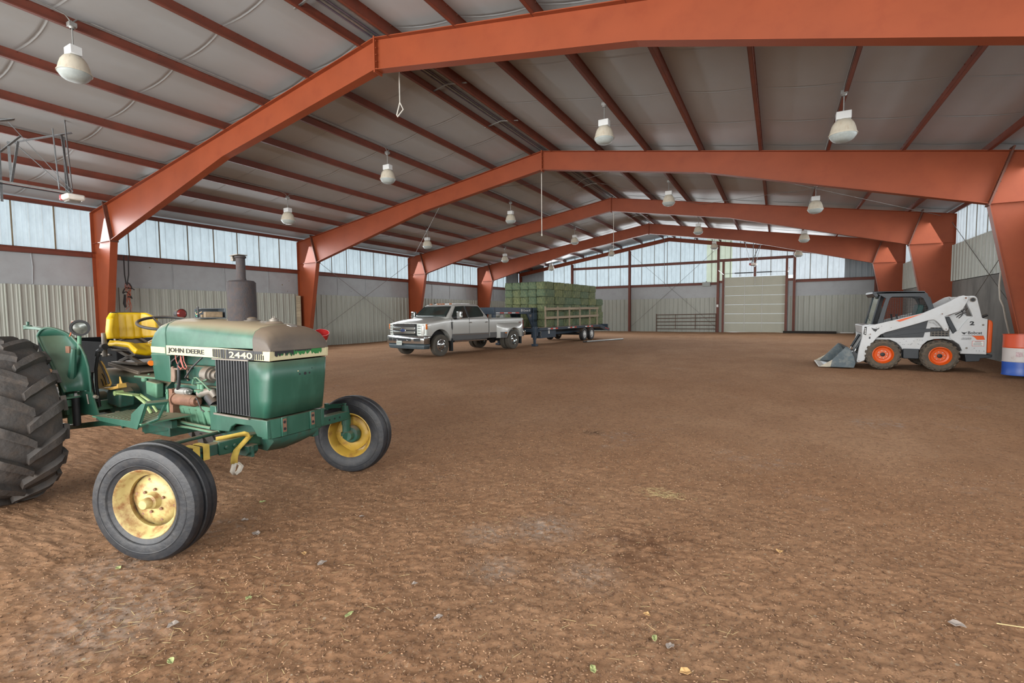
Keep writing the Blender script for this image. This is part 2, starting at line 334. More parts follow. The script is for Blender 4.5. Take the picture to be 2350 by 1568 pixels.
# translucent strips
wi = 0
def window(place, a0, a1, z0f, z1f, m_, laps, lapf, label):
    global wi; wi += 1
    mb = ribbed(MB(), a0, a1, z0f, z1f, place, .305, .022); o = struct(mb.build('window_%d' % wi, m_, smooth=0), label)
    for a in laps:
        mb = MB(); z0, z1 = z0f(a), z1f(a); p = [place(a - .018, .03, z0), place(a + .018, .03, z0), place(a + .018, .03, z1), place(a - .018, .03, z1)]
        q_ = [place(a - .018, .018, z0), place(a + .018, .018, z0), place(a + .018, .018, z1), place(a - .018, .018, z1)]
        mb.add(p + q_, [(0, 1, 2, 3), (4, 5, 6, 7), (0, 1, 5, 4), (2, 3, 7, 6), (1, 2, 6, 5), (0, 3, 7, 4)]); mb.build('panel_lap', BATT, o, smooth=0)
    return o
bounds = [YF] + FY + [YE]
names = ['beside the camera', 'left of the first frame', 'behind the tractor', 'behind the pickup bonnet', 'behind the pickup bed', 'in the last bay']
for i in range(6):
    a0, a1 = bounds[i], bounds[i + 1]
    laps = [a0 + .95 * k for k in range(1, int((a1 - a0) / .95) + 1) if a0 + .95 * k < a1 - .15]
    window(lambda a, d, z: (-.07 + d, a, z), a0, a1 if i < 5 else YE - 2.2, K(3.5), K(4.95), TRL, [l_ for l_ in laps if l_ < (a1 if i < 5 else YE - 2.3)], 0, 'translucent ribbed strip in the left wall ' + names[i])
    window(lambda a, d, z: (XW + .07 - d, a, z), a0, a1, K(3.70), K(4.95), TRW, laps, 0, 'translucent ribbed strip in the right wall, bay %s' % ['nearest the camera', 'beside the barrel', 'over the skid steer', 'beyond the skid steer', 'next to last', 'last'][i])
ribbed(MB(), YE - 2.2, YE, K(3.5), K(4.95), lambda a, d, z: (-.07 + d, a, z)).build('grey_upper_sheet', GREYRIB, wl, smooth=0, solid=.004)
pe = lambda a, d, z: (a, YE + .07 - d, z)
rz_ = lambda p: roof_z(p) + PH
rng = lambda a, b_, s_: [a + s_ * k for k in range(int((b_ - a) / s_) + 1)]
window(pe, 2.31, 9.54, K(3.48), rz_, TRL, rng(3.2, 9.2, .93), 0, 'translucent gable panels left of the second post above the hay')
window(pe, 9.54, 14.95, K(3.48), rz_, TRL, rng(10.4, 14.9, .93), 0, 'bluish translucent gable panels under the ridge')
window(pe, 14.95, 16.6, K(3.48), rz_, TRY, [15.3, 16.5], 0, 'yellowed translucent gable panel at the overhead door post')
window(pe, 16.6, 20.33, K(3.86), rz_, TRW, rng(17.1, 20, .93), 0, 'white translucent gable panels above the overhead door')
window(pe, 20.33, 23.04, K(3.48), rz_, TRW, [21.2, 22.15], 0, 'white translucent gable panels right of the overhead door')
# ---------------------------------------------------------------- rigid frames
def beam(mb, top, bot, y, fw_=.10, t=.014, ends=True):
    """I section between a top and a bottom polyline in the XZ plane"""
    poly = top + bot[::-1]; mb.prism(poly, y - .006, y + .006)
    for L_ in (top, bot):
        for (x0, z0), (x1, z1) in zip(L_[:-1], L_[1:]):
            d = Vector((x1 - x0, z1 - z0)).normalized(); nx, nz = -d.y * t / 2, d.x * t / 2
            mb.prism([(x0 - nx, z0 - nz), (x1 - nx, z1 - nz), (x1 + nx, z1 + nz), (x0 + nx, z0 + nz)], y - fw_, y + fw_)
    return mb
KX, KZ = 1.278, 3.869; SXX, SZZ = .942, 4.987
MX = lambda x: XW - x
order = ['nearest', 'second', 'third', 'fourth', 'farthest']
for i, y in enumerate(FY[1:]):
    f = thing('steel_frame', 'red-orange steel portal frame, %s from the camera, rising from the dirt floor' % order[i], 'steel frame', (0, y, 0), group='portal frames across the building')
    for mir in (0, 1):
        g = (lambda x: x) if not mir else MX
        top = [(g(0.0), 4.832), (g(SXX), SZZ)]
        mb = MB(); mb.prism([(g(0), -.05), (g(.50), -.05), (g(KX), KZ), (g(SXX), SZZ), (g(0), 4.832)], -.006, .006)
        for (x0, z0), (x1, z1) in (((0, -.05), (0, 4.832)), ((.50, -.05), (KX, KZ)), ((0, 4.832), (SXX, SZZ)), ((0, 3.86), (KX, KZ))):
            w = .10 if z0 != 3.86 else .07; d = Vector((x1 - x0, z1 - z0)).normalized(); nx, nz = -d.y * .007, d.x * .007
            mb.prism([(g(x0 - nx), z0 - nz), (g(x1 - nx), z1 - nz), (g(x1 + nx), z1 + nz), (g(x0 + nx), z0 + nz)], -w, w)
        mb.build('column', STEEL, f, smooth=0)
        mb = beam(MB(), [(g(SXX), SZZ), (RX, ZP)], [(g(KX), KZ), (g(RX - 5.115), 5.443), (RX, 6.28)], 0); mb.build('rafter', STEEL, f, smooth=0)
        d = Vector((SXX - KX, SZZ + .09 - KZ)).normalized(); mb = MB()
        a = Vector((KX, KZ)) - d * .05; b_ = Vector((SXX, SZZ)) + d * .1; nx, nz = -d.y * .018, d.x * .018
        mb.prism([(g(a.x - nx), a.y - nz), (g(b_.x - nx), b_.y - nz), (g(b_.x + nx), b_.y + nz), (g(a.x + nx), a.y + nz)], -.115, .115)
        for k in range(6):
            p = a + (b_ - a) * (.08 + .165 * k)
            for yy in (-.075, .075): mb.cyl((g(p.x - .035), yy, p.y), (g(p.x + .035), yy, p.y), .013, n=6)
        mb.build('splice_plate', SPLICE, f, smooth=0)
    mb = MB().box(RX - .016, RX + .016, -.105, .105, 6.22, ZP + .03)
    for k in range(5):
        for yy in (-.07, .07): mb.cyl((RX - .035, yy, 6.30 + k * .13), (RX + .035, yy, 6.30 + k * .13), .012, n=6)
    mb.build('ridge_plate', STEEL, f, smooth=0)
# ---------------------------------------------------------------- purlins, eave struts, girts
def zsec(mb, x, side, y0, y1, z0, h=PH, fl=.065, t=.006):
    """Z-shaped purlin: web + two flanges"""
    mb.box(x - t / 2, x + t / 2, y0, y1, z0, z0 + h); mb.box(x - (fl if side < 0 else 0), x + (fl if side > 0 else 0), y0, y1, z0, z0 + t)
    mb.box(x - (fl if side > 0 else 0), x + (fl if side < 0 else 0), y0, y1, z0 + h - t, z0 + h)
    a = x + (fl if side > 0 else -fl); mb.box(a - t / 2, a + t / 2, y0, y1, z0, z0 + .02)
nth = ['first', 'second', 'third', 'fourth', 'fifth', 'sixth', 'seventh', 'eighth']
for s_, nm in ((-1, 'left'), (1, 'right')):
    for k, p in enumerate(PO):
        x = RX + s_ * p; mb = MB(); z = roof_z(x) + .002; zsec(mb, x, -s_, YF, YE, z)
        for yy in rng(YF + .3, YE, .31): mb.cbox((x + s_ * -.0, yy, z + PH - .022), (.028, .018, .018))
        tag(mb.build('roof_purlin', PURL, smooth=0), 'rust-red roof purlin, %s line down from the ridge on the %s slope' % (nth[k], nm), 'purlin', 'roof purlins')
for x, nm, s_ in ((.06, 'left', 1), (XW - .06, 'right', -1)):
    mb = MB().box(x - .02, x + .02, YF, YE, 4.865, 5.0); mb.box(x - .02 , x + .02 + .05 * s_, YF, YE, 4.865, 4.875); tag(mb.build('eave_strut', PURL, smooth=0), 'rust-red eave strut along the top of the %s wall' % nm, 'beam')
for i in range(6):
    a0, a1 = bounds[i] + (.0 if i == 0 else .11), bounds[i + 1] - .11
    mb = MB().box(-.02, .02, a0, a1, 3.40, 3.57); mb.box(-.02, .10, a0, a1, 3.56, 3.572); mb.box(-.02, .07, a0, a1, 3.40, 3.412); mb.box(.09, .10, a0, a1, 3.535, 3.57)
    if i: tag(mb.build('wall_girt', PURL, smooth=0), 'rust-red girt under the left translucent strip ' + names[i], 'girt', 'girts under the left strip')
# end wall posts, girts, gable rafter
def hsec(mb, x, y, z0, z1, w=.10, d=.10):
    mb.box(x - .006, x + .006, y - d, y + d, z0, z1); mb.box(x - w / 2, x + w / 2, y - d, y - d + .01, z0, z1); mb.box(x - w / 2, x + w / 2, y + d - .01, y + d, z0, z1)
for x, nm in ((4.9, 'behind the hay, first from the left corner'), (9.54, 'at the right end of the hay trailer'), (15.74, 'left of the overhead door at the gate'), (20.33, 'right of the overhead door'), (.22, 'in the left far corner'), (24.64, 'in the right far corner')):
    mb = MB(); hsec(mb, x, YE - .14, -.05, roof_z(x) - .29, .15, .12); tag(mb.build('gable_post', PURL, smooth=0), 'rust-red steel post of the far wall ' + nm, 'post', 'far wall posts')
for x0, x1, z, nm in ((.3, 4.82, 3.45, 'lower girt left of the first post'), (4.98, 9.46, 3.45, 'lower girt behind the hay'), (9.62, 15.66, 3.45, 'lower girt above the gate'), (20.42, 24.55, 3.45, 'lower girt right of the door'), (4.98, 9.46, 4.98, 'upper girt above the hay'), (9.62, 15.66, 4.98, 'upper girt under the ridge'), (15.82, 20.25, 5.02, 'header girt above the overhead door')):
    mb = MB().box(x0, x1, YE - .03, YE + .02, z - .09, z + .09); mb.box(x0, x1, YE - .13, YE + .02, z + .08, z + .09); mb.box(x0, x1, YE - .13, YE - .12, z + .05, z + .09); mb.box(x0, x1, YE - .10, YE + .02, z - .09, z - .08)
    tag(mb.build('wall_girt', PURL, smooth=0), 'rust-red far wall %s' % nm, 'girt', 'far wall girts')
mb = MB(); beam(mb, [(.1, roof_z(.1)), (RX, ZP), (XW - .1, roof_z(XW - .1))], [(.1, roof_z(.1) - .26), (RX, ZP - .26), (XW - .1, roof_z(XW - .1) - .26)], YE - .16, .07)
tag(mb.build('gable_rafter', STEEL, smooth=0), 'rust-red sloping rafter against the far gable wall', 'beam')
# door framing
for x, z0, nm in ((16.07, 3.84, 'left'), (19.89, 3.84, 'right'), (18.02, 3.84, 'middle')):
    mb = MB().box(x - .07, x + .07, YE - .14, YE + .0, z0 if nm == 'middle' else 0.0, 4.93); tag(mb.build('door_jamb', PURL, smooth=0), 'rust-red %s upright above the white overhead door' % nm, 'post', 'overhead door framing')
for a, b_, z in ((15.82, 16.0, 3.55), (19.96, 20.26, 3.55)):
    tag(MB().box(a, b_, YE - .12, YE, z - .08, z + .08).build('wall_girt', PURL, smooth=0), 'short rust-red girt stub at the %s side of the overhead door' % ('left' if a < 17 else 'right'), 'girt', 'far wall girts')
# ================================================================ TRACTOR
DUSTC = srgb(150, 128, 104)
JG = mat('faded_green_paint', srgb(34, 76, 62), 0.42, 0, .10, 2.5, srgb(62, 108, 92), .45, dust=DUSTC, dustamt=.35, fac_lo=.48, fac_hi=.75, stretch=(1, 1, .4))
JGH = mat('faded_green_hood_paint', srgb(48, 84, 70), 0.5, 0, .08, 2.5, srgb(74, 118, 100), .5, dust=srgb(146, 132, 108), dustamt=1.0, fac_lo=.42, fac_hi=.7)
JGP = mat('pale_dusty_green_casting', srgb(78, 122, 98), 0.65, 0, .15, 9, srgb(70, 104, 80), .6, dust=DUSTC, dustamt=.6)
JGD = mat('grimy_dark_green_casting', srgb(34, 78, 66), 0.6, 0, .2, 9, srgb(58, 54, 44), .6, dust=DUSTC, dustamt=.7)
CAPM = mat('dusty_grey_brown_nose', srgb(74, 67, 60), 0.6, 0, .08, 3, srgb(104, 92, 78), .5, dust=srgb(122, 106, 88), dustamt=.8, fac_lo=.4, fac_hi=.8)
CREAM = mat('cream_decal', srgb(178, 172, 138), .5, 0, .05, 20, srgb(176, 168, 138), .4)
BLK = mat('black_lettering', srgb(28, 30, 34), .5, 0, .05)
BLKP = mat('black_rubber_part', srgb(34, 35, 37), .6, 0, .12, 20, dust=DUSTC, dustamt=.4)
TIRE = mat('tractor_tyre_rubber', srgb(27, 30, 35), .55, 0, .12, 7, srgb(66, 62, 58), .4, bump=.15, bscale=30, fac_lo=.48, fac_hi=.72)
TIRER = mat('dusty_rear_tyre_rubber', srgb(66, 63, 61), .85, 0, .14, 5, srgb(88, 76, 66), .6, bump=.35, bscale=26, fac_lo=.45, fac_hi=.7)
JY = mat('faded_yellow_rim', srgb(168, 136, 52), .5, 0, .08, 5, srgb(120, 78, 44), .75, fac_lo=.52, fac_hi=.68)
JYP = mat('pale_yellow_rusty_rim', srgb(176, 160, 108), .5, 0, .08, 6, srgb(128, 80, 46), .95, fac_lo=.46, fac_hi=.66)
SEATY = mat('yellow_seat_vinyl', srgb(204, 168, 14), .4, 0, .05, 6, srgb(196, 158, 30), .4)
RUST = mat('rusty_brown_metal', srgb(122, 88, 70), .65, .1, .2, 18, srgb(92, 62, 48), .6, dust=DUSTC, dustamt=.4)
MUFF = mat('dark_burnt_muffler', srgb(54, 51, 53), .8, .2, .15, 14, srgb(70, 56, 50), .7, bump=.15, bscale=80)
GREYM = mat('grey_dusty_metal', srgb(118, 112, 104), .55, .3, .15, 14, dust=DUSTC, dustamt=.5)
BRIGHT = mat('bright_cast_metal', srgb(170, 170, 166), .4, .6, .12, 20)
GLASSD = mat('lamp_glass', srgb(96, 100, 94), .25, .3, .35, 34, coat=.5)
REDL = mat('red_lens', srgb(104, 26, 20), .25, 0, .1, 20, coat=.4)
AMBL = mat('amber_lens', srgb(206, 110, 30), .2, 0, .1, 20, coat=.6)
QY = mat('ochre_quadrant_paint', srgb(190, 150, 72), .5, 0, .12, 12, srgb(120, 92, 52), .6)
STRAP = mat('yellow_webbing', srgb(196, 168, 78), .85, 0, .12, 30)
STRAPW = mat('white_webbing_end', srgb(196, 190, 178), .85, 0, .1, 30)
PINK = mat('pink_cable', srgb(196, 104, 94), .5)
TR = thing('tractor', 'weathered green farm tractor with yellow seat and dusty hood parked on the dirt at left', 'tractor', (15.92, 2.38, 0), R(2.6))
def hoodsec(x, w, zb, zs, zt):
    L_ = [(-w, zb), (-w * 1.005, zb + (zs - zb) * .75), (-w * .975, zs), (-w * .90, zs + (zt - zs) * .42), (-w * .72, zs + (zt - zs) * .74), (-w * .4, zs + (zt - zs) * .94), (0, zt)]
    L_ += [(-a, b_) for a, b_ in L_[:-1][::-1]]
    return [(x, a, b_) for a, b_ in L_]
mb = MB(); mb.loft([hoodsec(-.868, .255, 1.25, 1.392, 1.468), hoodsec(-.862, .259, 1.25, 1.396, 1.472), hoodsec(-.5, .259, 1.25, 1.378, 1.462), hoodsec(-.15, .259, 1.25, 1.358, 1.448), hoodsec(.19, .259, 1.25, 1.340, 1.420), hoodsec(.196, .255, 1.25, 1.336, 1.414)])
mb.build('hood', JGH, TR, 40, label='faded green bonnet dusty on top')
mb = MB(); mb.loft([hoodsec(.198, .258, 1.236, 1.336, 1.412), hoodsec(.203, .264, 1.232, 1.340, 1.418), hoodsec(.28, .264, 1.232, 1.33, 1.40), hoodsec(.325, .263, 1.232, 1.316, 1.374), hoodsec(.352, .262, 1.232, 1.295, 1.338), hoodsec(.368, .260, 1.232, 1.268, 1.296), hoodsec(.378, .256, 1.232, 1.25, 1.262)])
nose = mb.build('hood_nose_cap', CAPM, TR, 50, label='grey-brown dusty nose cap of the bonnet')
mb = MB(); mb.loft([hoodsec(-1.116, .23, 1.18, 1.21, 1.23), hoodsec(-1.108, .25, 1.17, 1.245, 1.285), hoodsec(-1.085, .257, 1.17, 1.30, 1.35), hoodsec(-1.04, .258, 1.17, 1.352, 1.408), hoodsec(-.98, .259, 1.17, 1.385, 1.445), hoodsec(-.90, .259, 1.17, 1.396, 1.468), hoodsec(-.884, .259, 1.17, 1.396, 1.470), hoodsec(-.876, .250, 1.17, 1.385, 1.46)])
mb.build('cowl', JGH, TR, 40, label='green rear cowl around the dashboard')
for s in (-1, 1):
    MB().prism([(-1.098, 1.175), (-.878, 1.175), (-.83, 1.168), (-.826, .951), (-1.053, .962)], s * .252, s * .262).build('dash_side_panel', JG, TR, bevel=.004)
    o = MB().prism([(-1.085, 1.19), (-.885, 1.186), (-.885, 1.236), (-1.090, 1.24)], s * .2585, s * .2635).build('decal_panel', CREAM, TR, smooth=0)
MB().box(-1.05, -.84, -.25, .25, .96, 1.19).build('dash_body', JGD, TR, bevel=.01)
mb = MB().box(-1.115, -1.05, -.20, .20, 1.02, 1.20); mb.cyl((-1.125, -.1, 1.12), (-1.11, -.1, 1.12), .05); mb.cyl((-1.125, .06, 1.12), (-1.11, .06, 1.12), .05); mb.build('dashboard', BLKP, TR)
mb = MB().cyl((-1.10, -.265, 1.10), (-1.07, -.275, 1.10), .022); mb.build('turn_reflector', AMBL, TR)
# side belt that carries the lettering
for s in (-1, 1):
    b_ = MB().prism([(-.872, 1.178), (.37, 1.165), (.378, 1.232), (.2, 1.235), (-.2, 1.247), (-.872, 1.252)], s * .236, s * .2605).build('decal_belt', CREAM, TR, smooth=0, label='cream side belt with black lettering')
    if s < 0:
        lettering('lettering', 'JOHN DEERE', (-.842, -.2635, 1.189), (1, 0, -.018), (0, 0, 1), .47, .047, BLK, b_, .003, bold=.012, label='bold black maker lettering on the cream belt')
        mb = MB()
        for k, (a, c_) in enumerate(((-.262, -.255), (-.246, -.235), (-.226, -.209), (-.199, -.180), (-.170, -.150), (-.143, -.118), (-.108, -.082))): mb.box(a, c_, -.2645, -.2600, 1.178 - .01 * (k / 7), 1.238)
        mb.box(-.076, .208, -.2645, -.2600, 1.168, 1.236); mb.build('black_bars', BLK, b_, smooth=0)
        lettering('lettering', '2440', (-.064, -.2665, 1.178), (1, 0, -.01), (0, 0, 1), .262, .046, CREAM, b_, .002, bold=.018, label='cream model digits on a black block')
        mb = MB()
        for a, c_ in ((.216, .228), (.240, .252), (.262, .272), (.283, .292), (.303, .311)): mb.box(a, c_, -.2645, -.2600, 1.17, 1.20 + .02 * ((a * 37) % 1))
        mb.box(.210, .30, -.2643, -.2600, 1.212, 1.232); mb.build('black_bars', BLK, b_, smooth=0)
mb = MB(); mb.box(.345, .372, -.255, .255, 1.165, 1.232); nb = mb.build('nose_belt', CREAM, TR, bevel=.006, label='cream front belt with torn green and black strip')
GTORN = mat('bright_green_torn_decal', srgb(34, 106, 52), .5)
def torn(name, ya, yb, z0, z1, m_, seed, d, up=True):
    rs = random.Random(seed); n = 34; mb = MB(); 
    e = [(ya + (yb - ya) * i / n, z0 + (z1 - z0) * (.25 + .75 * rs.random())) for i in range(n + 1)]
    for (a, za_), (c_, zc_) in zip(e[:-1], e[1:]):
        top = z1 if up else z0
        t = z1 if up else z1; lo = z1 - (za_ - z0) * .8; lo2 = z1 - (zc_ - z0) * .8
        mb.add([(d, a, t), (d, c_, t), (d, c_, lo2), (d, a, lo)], [(0, 1, 2, 3)])
    mb.build(name, m_, nb, smooth=0)
torn('torn_strip', -.20, .20, 1.172, 1.232, GTORN, 3, .3735)
torn('torn_strip', -.22, -.06, 1.178, 1.232, BLK, 5, .3742)
torn('torn_strip', -.05, .10, 1.212, 1.232, BLK, 6, .3742)
# nose shell: sides, rounded corners, sloping front
def nosesec(x, z):      # outline in plan at height z; x = front position
    L_ = []; w = .259; r = .04
    L_ += [(.145, -w)]
    for k in range(7): t = -math.pi / 2 + k / 6 * (math.pi / 2 - .12); L_.append((x - r + r * math.cos(t), -w + r + r * math.sin(t)))
    L_ += [(x + .006, -.08), (x + .008, 0)]
    L_ += [(a, -c_) for a, c_ in L_[:-1][::-1]]
    return [(a, c_, z) for a, c_ in L_]
mb = MB(); mb.loft([nosesec(.372, 1.157), nosesec(.358, 1.02), nosesec(.338, .88), nosesec(.316, .752)], closed=False, caps=False)
for p in ((.367, -.005), (.367, .037), (.367, .074)): pass
ns = mb.build('nose_panel', JG, TR, 50, solid=.006, label='green front nose panel with three badge holes')
mb = MB()
for y_, r_ in ((-.012, .007), (.037, .012), (.078, .007)): mb.cyl((.364, y_, 1.048), (.3725, y_, 1.048), r_, n=14)
mb.cyl((.364, -.02, 1.072), (.3735, -.02, 1.072), .004, n=8); mb.cyl((.366, .10, 1.082), (.3765, .10, 1.082), .003, n=8); each(mb, 'badge_hole', BLK, ns)
MB().cyl((.366, -.028, 1.072), (.3755, -.028, 1.072), .005, n=10).build('rivet', CREAM, ns)
# side grilles: vertical slats in a frame
for s in (-1, 1):
    mb = MB(); mb.prism([(-.262, .752), (.133, .744), (.146, 1.16), (-.26, 1.163)], s * .225, s * .235); 
    g_ = mb.build('side_grille', BLKP, TR, smooth=0, label='dark side grille of vertical slats')
    mb = MB(); n = 13
    for k in range(n):
        xa = -.250 + k * .0305; x1_ = xa + .003
        mb.add([(xa, s * .236, .757), (xa + .010, s * .262, .757), (xa + .020, s * .262, .757), (xa + .024, s * .236, .757), (xa, s * .236, 1.158), (xa + .012, s * .262, 1.158), (xa + .021, s * .262, 1.158), (xa + .026, s * .236, 1.158)], [(0, 1, 5, 4), (1, 2, 6, 5), (2, 3, 7, 6), (0, 3, 2, 1), (4, 5, 6, 7)])
    mb.build('slat', mat('grey_grille_slat', srgb(62, 64, 66), .42, .3, .1, 10, dust=DUSTC, dustamt=.2), g_, smooth=0).name = 'slats'
    mb = MB().box(-.27, .15, s * .262 - .008, s * .262 + .004, 1.158, 1.168); mb.prism([(-.27, .738), (.137, .730), (.137, .742), (-.27, .750)], s * .262 - .012, s * .262 + .004); each(mb, 'grille_rail', GREYM, g_, smooth=0)
MB().box(-.24, .30, -.20, .20, .77, 1.23).build('radiator', mat('black_radiator', srgb(24, 26, 26), .7), TR)
# front support casting with the axle notch
for s in (-1, 1):
    MB().prism([(-.337, .80), (-.262, .80), (-.258, .738), (.315, .738), (.318, .60), (.205, .612), (.175, .655), (.14, .682), (-.03, .682), (-.085, .655), (-.112, .615), (-.337, .606)], s * .228, s * .26).build('support_rail', JG, TR, bevel=.006)
mb = MB(); mb.loft([[(a, c_, z) for a, c_ in ((.26, -.26), (.305, -.252), (.325 - (1 if z < .7 else 0) * .006, -.21), (.33, 0), (.325 - (1 if z < .7 else 0) * .006, .21), (.305, .252), (.26, .26), (.22, 0))] for z in (.60, .738)]); fp = mb.build('front_plate', JG, TR, 50)
for y_ in (-.13, .125):
    mb = MB().box(.325, .336, y_ - .022, y_ + .022, .60, .742); mb.build('bracket_strip', JG, fp, bevel=.004)
    mb = MB(); mb.box(.336, .3375, y_ - .014, y_ + .016, .632, .73); mb.build('rust_patch', RUST, fp, smooth=0)
    mb = MB().cyl((.334, y_, .705), (.339, y_, .705), .011, n=12); mb.cyl((.334, y_, .655), (.339, y_, .655), .011, n=12); each(mb, 'bolt_hole', BLK, fp)
mb = MB(); mb.loft([[(x, -w, z1), (x, w, z1), (x, w * .9, z0), (x, 0, z0 - .015), (x, -w * .9, z0)] for x, w, z0, z1 in ((-.32, .21, .56, .62), (-.12, .20, .50, .64), (.0, .12, .46, .66), (.15, .16, .47, .66), (.26, .22, .53, .66), (.30, .22, .57, .62))]); mb.build('front_bolster', JGD, TR, 60)
# axle beam with telescoping ends
mb = MB().box(-.055, .055, -.42, .42, .50, .595); mb.cyl((-.10, 0, .56), (.12, 0, .56), .06); mb.build('axle_beam', JGP, TR, bevel=.006)
for s in (-1, 1):
    k = MB().box(-.04, .045, min(s * .30, s * .80), max(s * .30, s * .80), .512, .59); kn = k.build('axle_extension', JGD if s < 0 else JG, TR, bevel=.005)
    mb = MB().box(.044, .060, min(s * .22, s * .45), max(s * .22, s * .45), .505, .60)
    for y_ in (.34, .40): mb.cyl((.058, s * y_, .553), (.078, s * y_, .553), .015, n=6)
    mb.build('clamp_plate', JG, kn, bevel=.006)
    mb = MB()
    for y_ in (.56, .62, .68): mb.cyl((.040, s * y_, .553), (.0465, s * y_, .553), .009, n=12)
    each(mb, 'bolt_hole', BLK, kn)
    mb = MB(); mb.cyl((.0, s * .80, .46), (.0, s * .80, .64), .042); mb.cyl((.0, s * .80, .33), (.0, s * .80, .46), .036); mb.cyl((0, s * .80, .64), (0, s * .80, .665), .03); mb.cyl((0, s * .80, .665), (0, s * .80, .685), .014, n=6)
    mb.cyl((0, s * .80, .355), (.0, s * .80, .385), .05)
    mb.loft([[(x, s * y_ - .025, z - .02), (x, s * y_ + .025, z - .02), (x, s * y_ + .025, z + .02), (x, s * y_ - .025, z + .02)] for x, y_, z in ((0, .80, .64), (-.10, .76, .635), (-.16, .72, .625))])
    mb.cyl((-.16, s * .72, .60), (-.16, s * .72, .66), .02); mb.build('kingpin', JG, kn, 40)
    mb = MB().cyl((-.16, s * .72, .61), (-.30, s * .10, .585), .014, n=10); mb.build('tie_rod', JGD, kn)
mb = MB().prism([(-.10, .50), (-.06, .46), (.10, .46), (.13, .49), (.13, .535), (-.10, .54)], -.28, -.20); mb.prism([(.05, .45), (.135, .45), (.135, .53), (.05, .54)], -.255, -.235); mb.build('tow_bracket', JGD, TR, bevel=.003)
mb = MB().prism([(-.08, .47), (.13, .47), (.13, .53), (-.08, .54)], .30, .36); mb.build('tow_bracket', JGD, TR, bevel=.003)
# wheels ---------------------------------------------------------
def tyre_prof(Rr, rr, w, ribs):
    P = [(rr - .005, -w * .42), (rr + .012, -w * .47), (rr + (Rr - rr) * .30, -w * .54), (rr + (Rr - rr) * .62, -w * .56), (rr + (Rr - rr) * .86, -w * .50)]
    if ribs:
        P += [(Rr * .975, -w * .41), (Rr * .985, -w * .36), (Rr * .985, -w * .22), (Rr * .955, -w * .18), (Rr * .955, -w * .12), (Rr, -w * .09), (Rr, w * .09), (Rr * .955, w * .12), (Rr * .955, w * .18), (Rr * .985, w * .22), (Rr * .985, w * .36), (Rr * .975, w * .41)]
    else: P += [(Rr * .975, -w * .42), (Rr * .995, -w * .25), (Rr, 0), (Rr * .995, w * .25), (Rr * .975, w * .42)]
    P += [(rr + (Rr - rr) * .86, w * .50), (rr + (Rr - rr) * .62, w * .56), (rr + (Rr - rr) * .30, w * .54), (rr + .012, w * .47), (rr - .005, w * .42)]
    return P
def front_wheel(parent, s, loc, steer):
    # local +Z of the lathe points outboard; s=-1 is the side nearest the camera
    M = Matrix.Translation(loc) @ Matrix.Rotation(steer, 4, 'Z') @ Matrix.Rotation(R(90) if s < 0 else R(-90), 4, 'X')
    rim_m = JYP if s < 0 else JY; Rr, rr, w = .362, .208, .185
    ty = MB().lathe(tyre_prof(Rr, rr, w, True), M, 72).build('front_tyre', TIRE, parent, 30, label='black three-rib front tyre')
    mb = MB().lathe([(Rr * .80, w * .562), (Rr * .81, w * .575), (Rr * .825, w * .566)], M, 72); mb.lathe([(Rr * .66, w * .548), (Rr * .668, w * .562), (Rr * .676, w * .55)], M, 72); mb.lathe([(Rr * .80, -w * .562), (Rr * .81, -w * .575), (Rr * .825, -w * .566)], M, 72); mb.build('sidewall_ring', TIRE, ty)
    mb = MB().lathe([(rr + .006, -w * .44), (rr - .004, -w * .46), (rr - .012, -w * .42), (rr - .022, -w * .20), (rr - .045, -w * .05), (rr - .045, w * .10), (rr - .020, w * .24), (rr - .010, w * .42), (rr + .002, w * .47), (rr + .008, w * .44)], M, 64)
    rim = mb.build('rim', rim_m, parent, 40, label='%s yellow steel rim' % ('pale rusty' if s < 0 else 'mustard'))
    zc = -.012                                  # disc plane
    mb = MB(); n = 60; prof = []
    for k in range(n):
        t = 2 * math.pi * k / n; prof.append(.160 + .008 * (1 if (k % 15) in (0, 1, 14) else 0) + .004 * math.sin(5 * t))
    v = [M @ Vector((prof[k] * math.cos(2 * math.pi * k / n), prof[k] * math.sin(2 * math.pi * k / n), zc)) for k in range(n)] + [M @ Vector((.09 * math.cos(2 * math.pi * k / n), .09 * math.sin(2 * math.pi * k / n), zc + .022)) for k in range(n)] + [M @ Vector((0, 0, zc + .025))]
    mb.add(v, [(k, (k + 1) % n, n + (k + 1) % n, n + k) for k in range(n)] + [(n + k, n + (k + 1) % n, 2 * n) for k in range(n)])
    d = mb.build('wheel_disc', rim_m, parent, 40, solid=.006)
    mb = MB()
    for k in range(6):
        t = 2 * math.pi * k / 6 + .3; p = Vector((.072 * math.cos(t), .072 * math.sin(t), zc + .02)); mb.cyl(M @ p, M @ (p + Vector((0, 0, .018))),   .009, n=6)
        t += .5; p = Vector((.130 * math.cos(t), .130 * math.sin(t), zc + .005)); mb.cyl(M @ p, M @ (p + Vector((0, 0, .010))), .008, n=6)
    each(mb, 'wheel_bolt', rim_m if s > 0 else RUST, d)
    if s < 0: mb = MB().lathe([(.058, zc + .02), (.05, zc + .035), (.046, zc + .06), (.034, zc + .068), (.032, zc + .10), (.026, zc + .108), (0, zc + .109)], M, 24); mb.build('hub_cap', JYP, d, 40)
    mb = MB().lathe([(0, zc - .10), (.035, zc - .10), (.04, zc - .06), (.07, zc - .05), (.082, zc - .03), (.084, zc - .005), (.05, zc)], M, 28); mb.build('hub', JGD, parent, 40)
    p0 = M @ Vector((0, 0, zc - .11)); p1 = M @ Vector((0, 0, zc - .04)); 
    mb = MB().cyl((0, s * .80, .36), p0, .04, .038); mb.cyl(p0, p1, .038, .05); mb.build('spindle', JG, parent)
fwl = lambda s: front_wheel(TR, s, Vector((.105 if s < 0 else .0, s * .885, .355)), R(19.5))
fwl(-1); fwl(1)
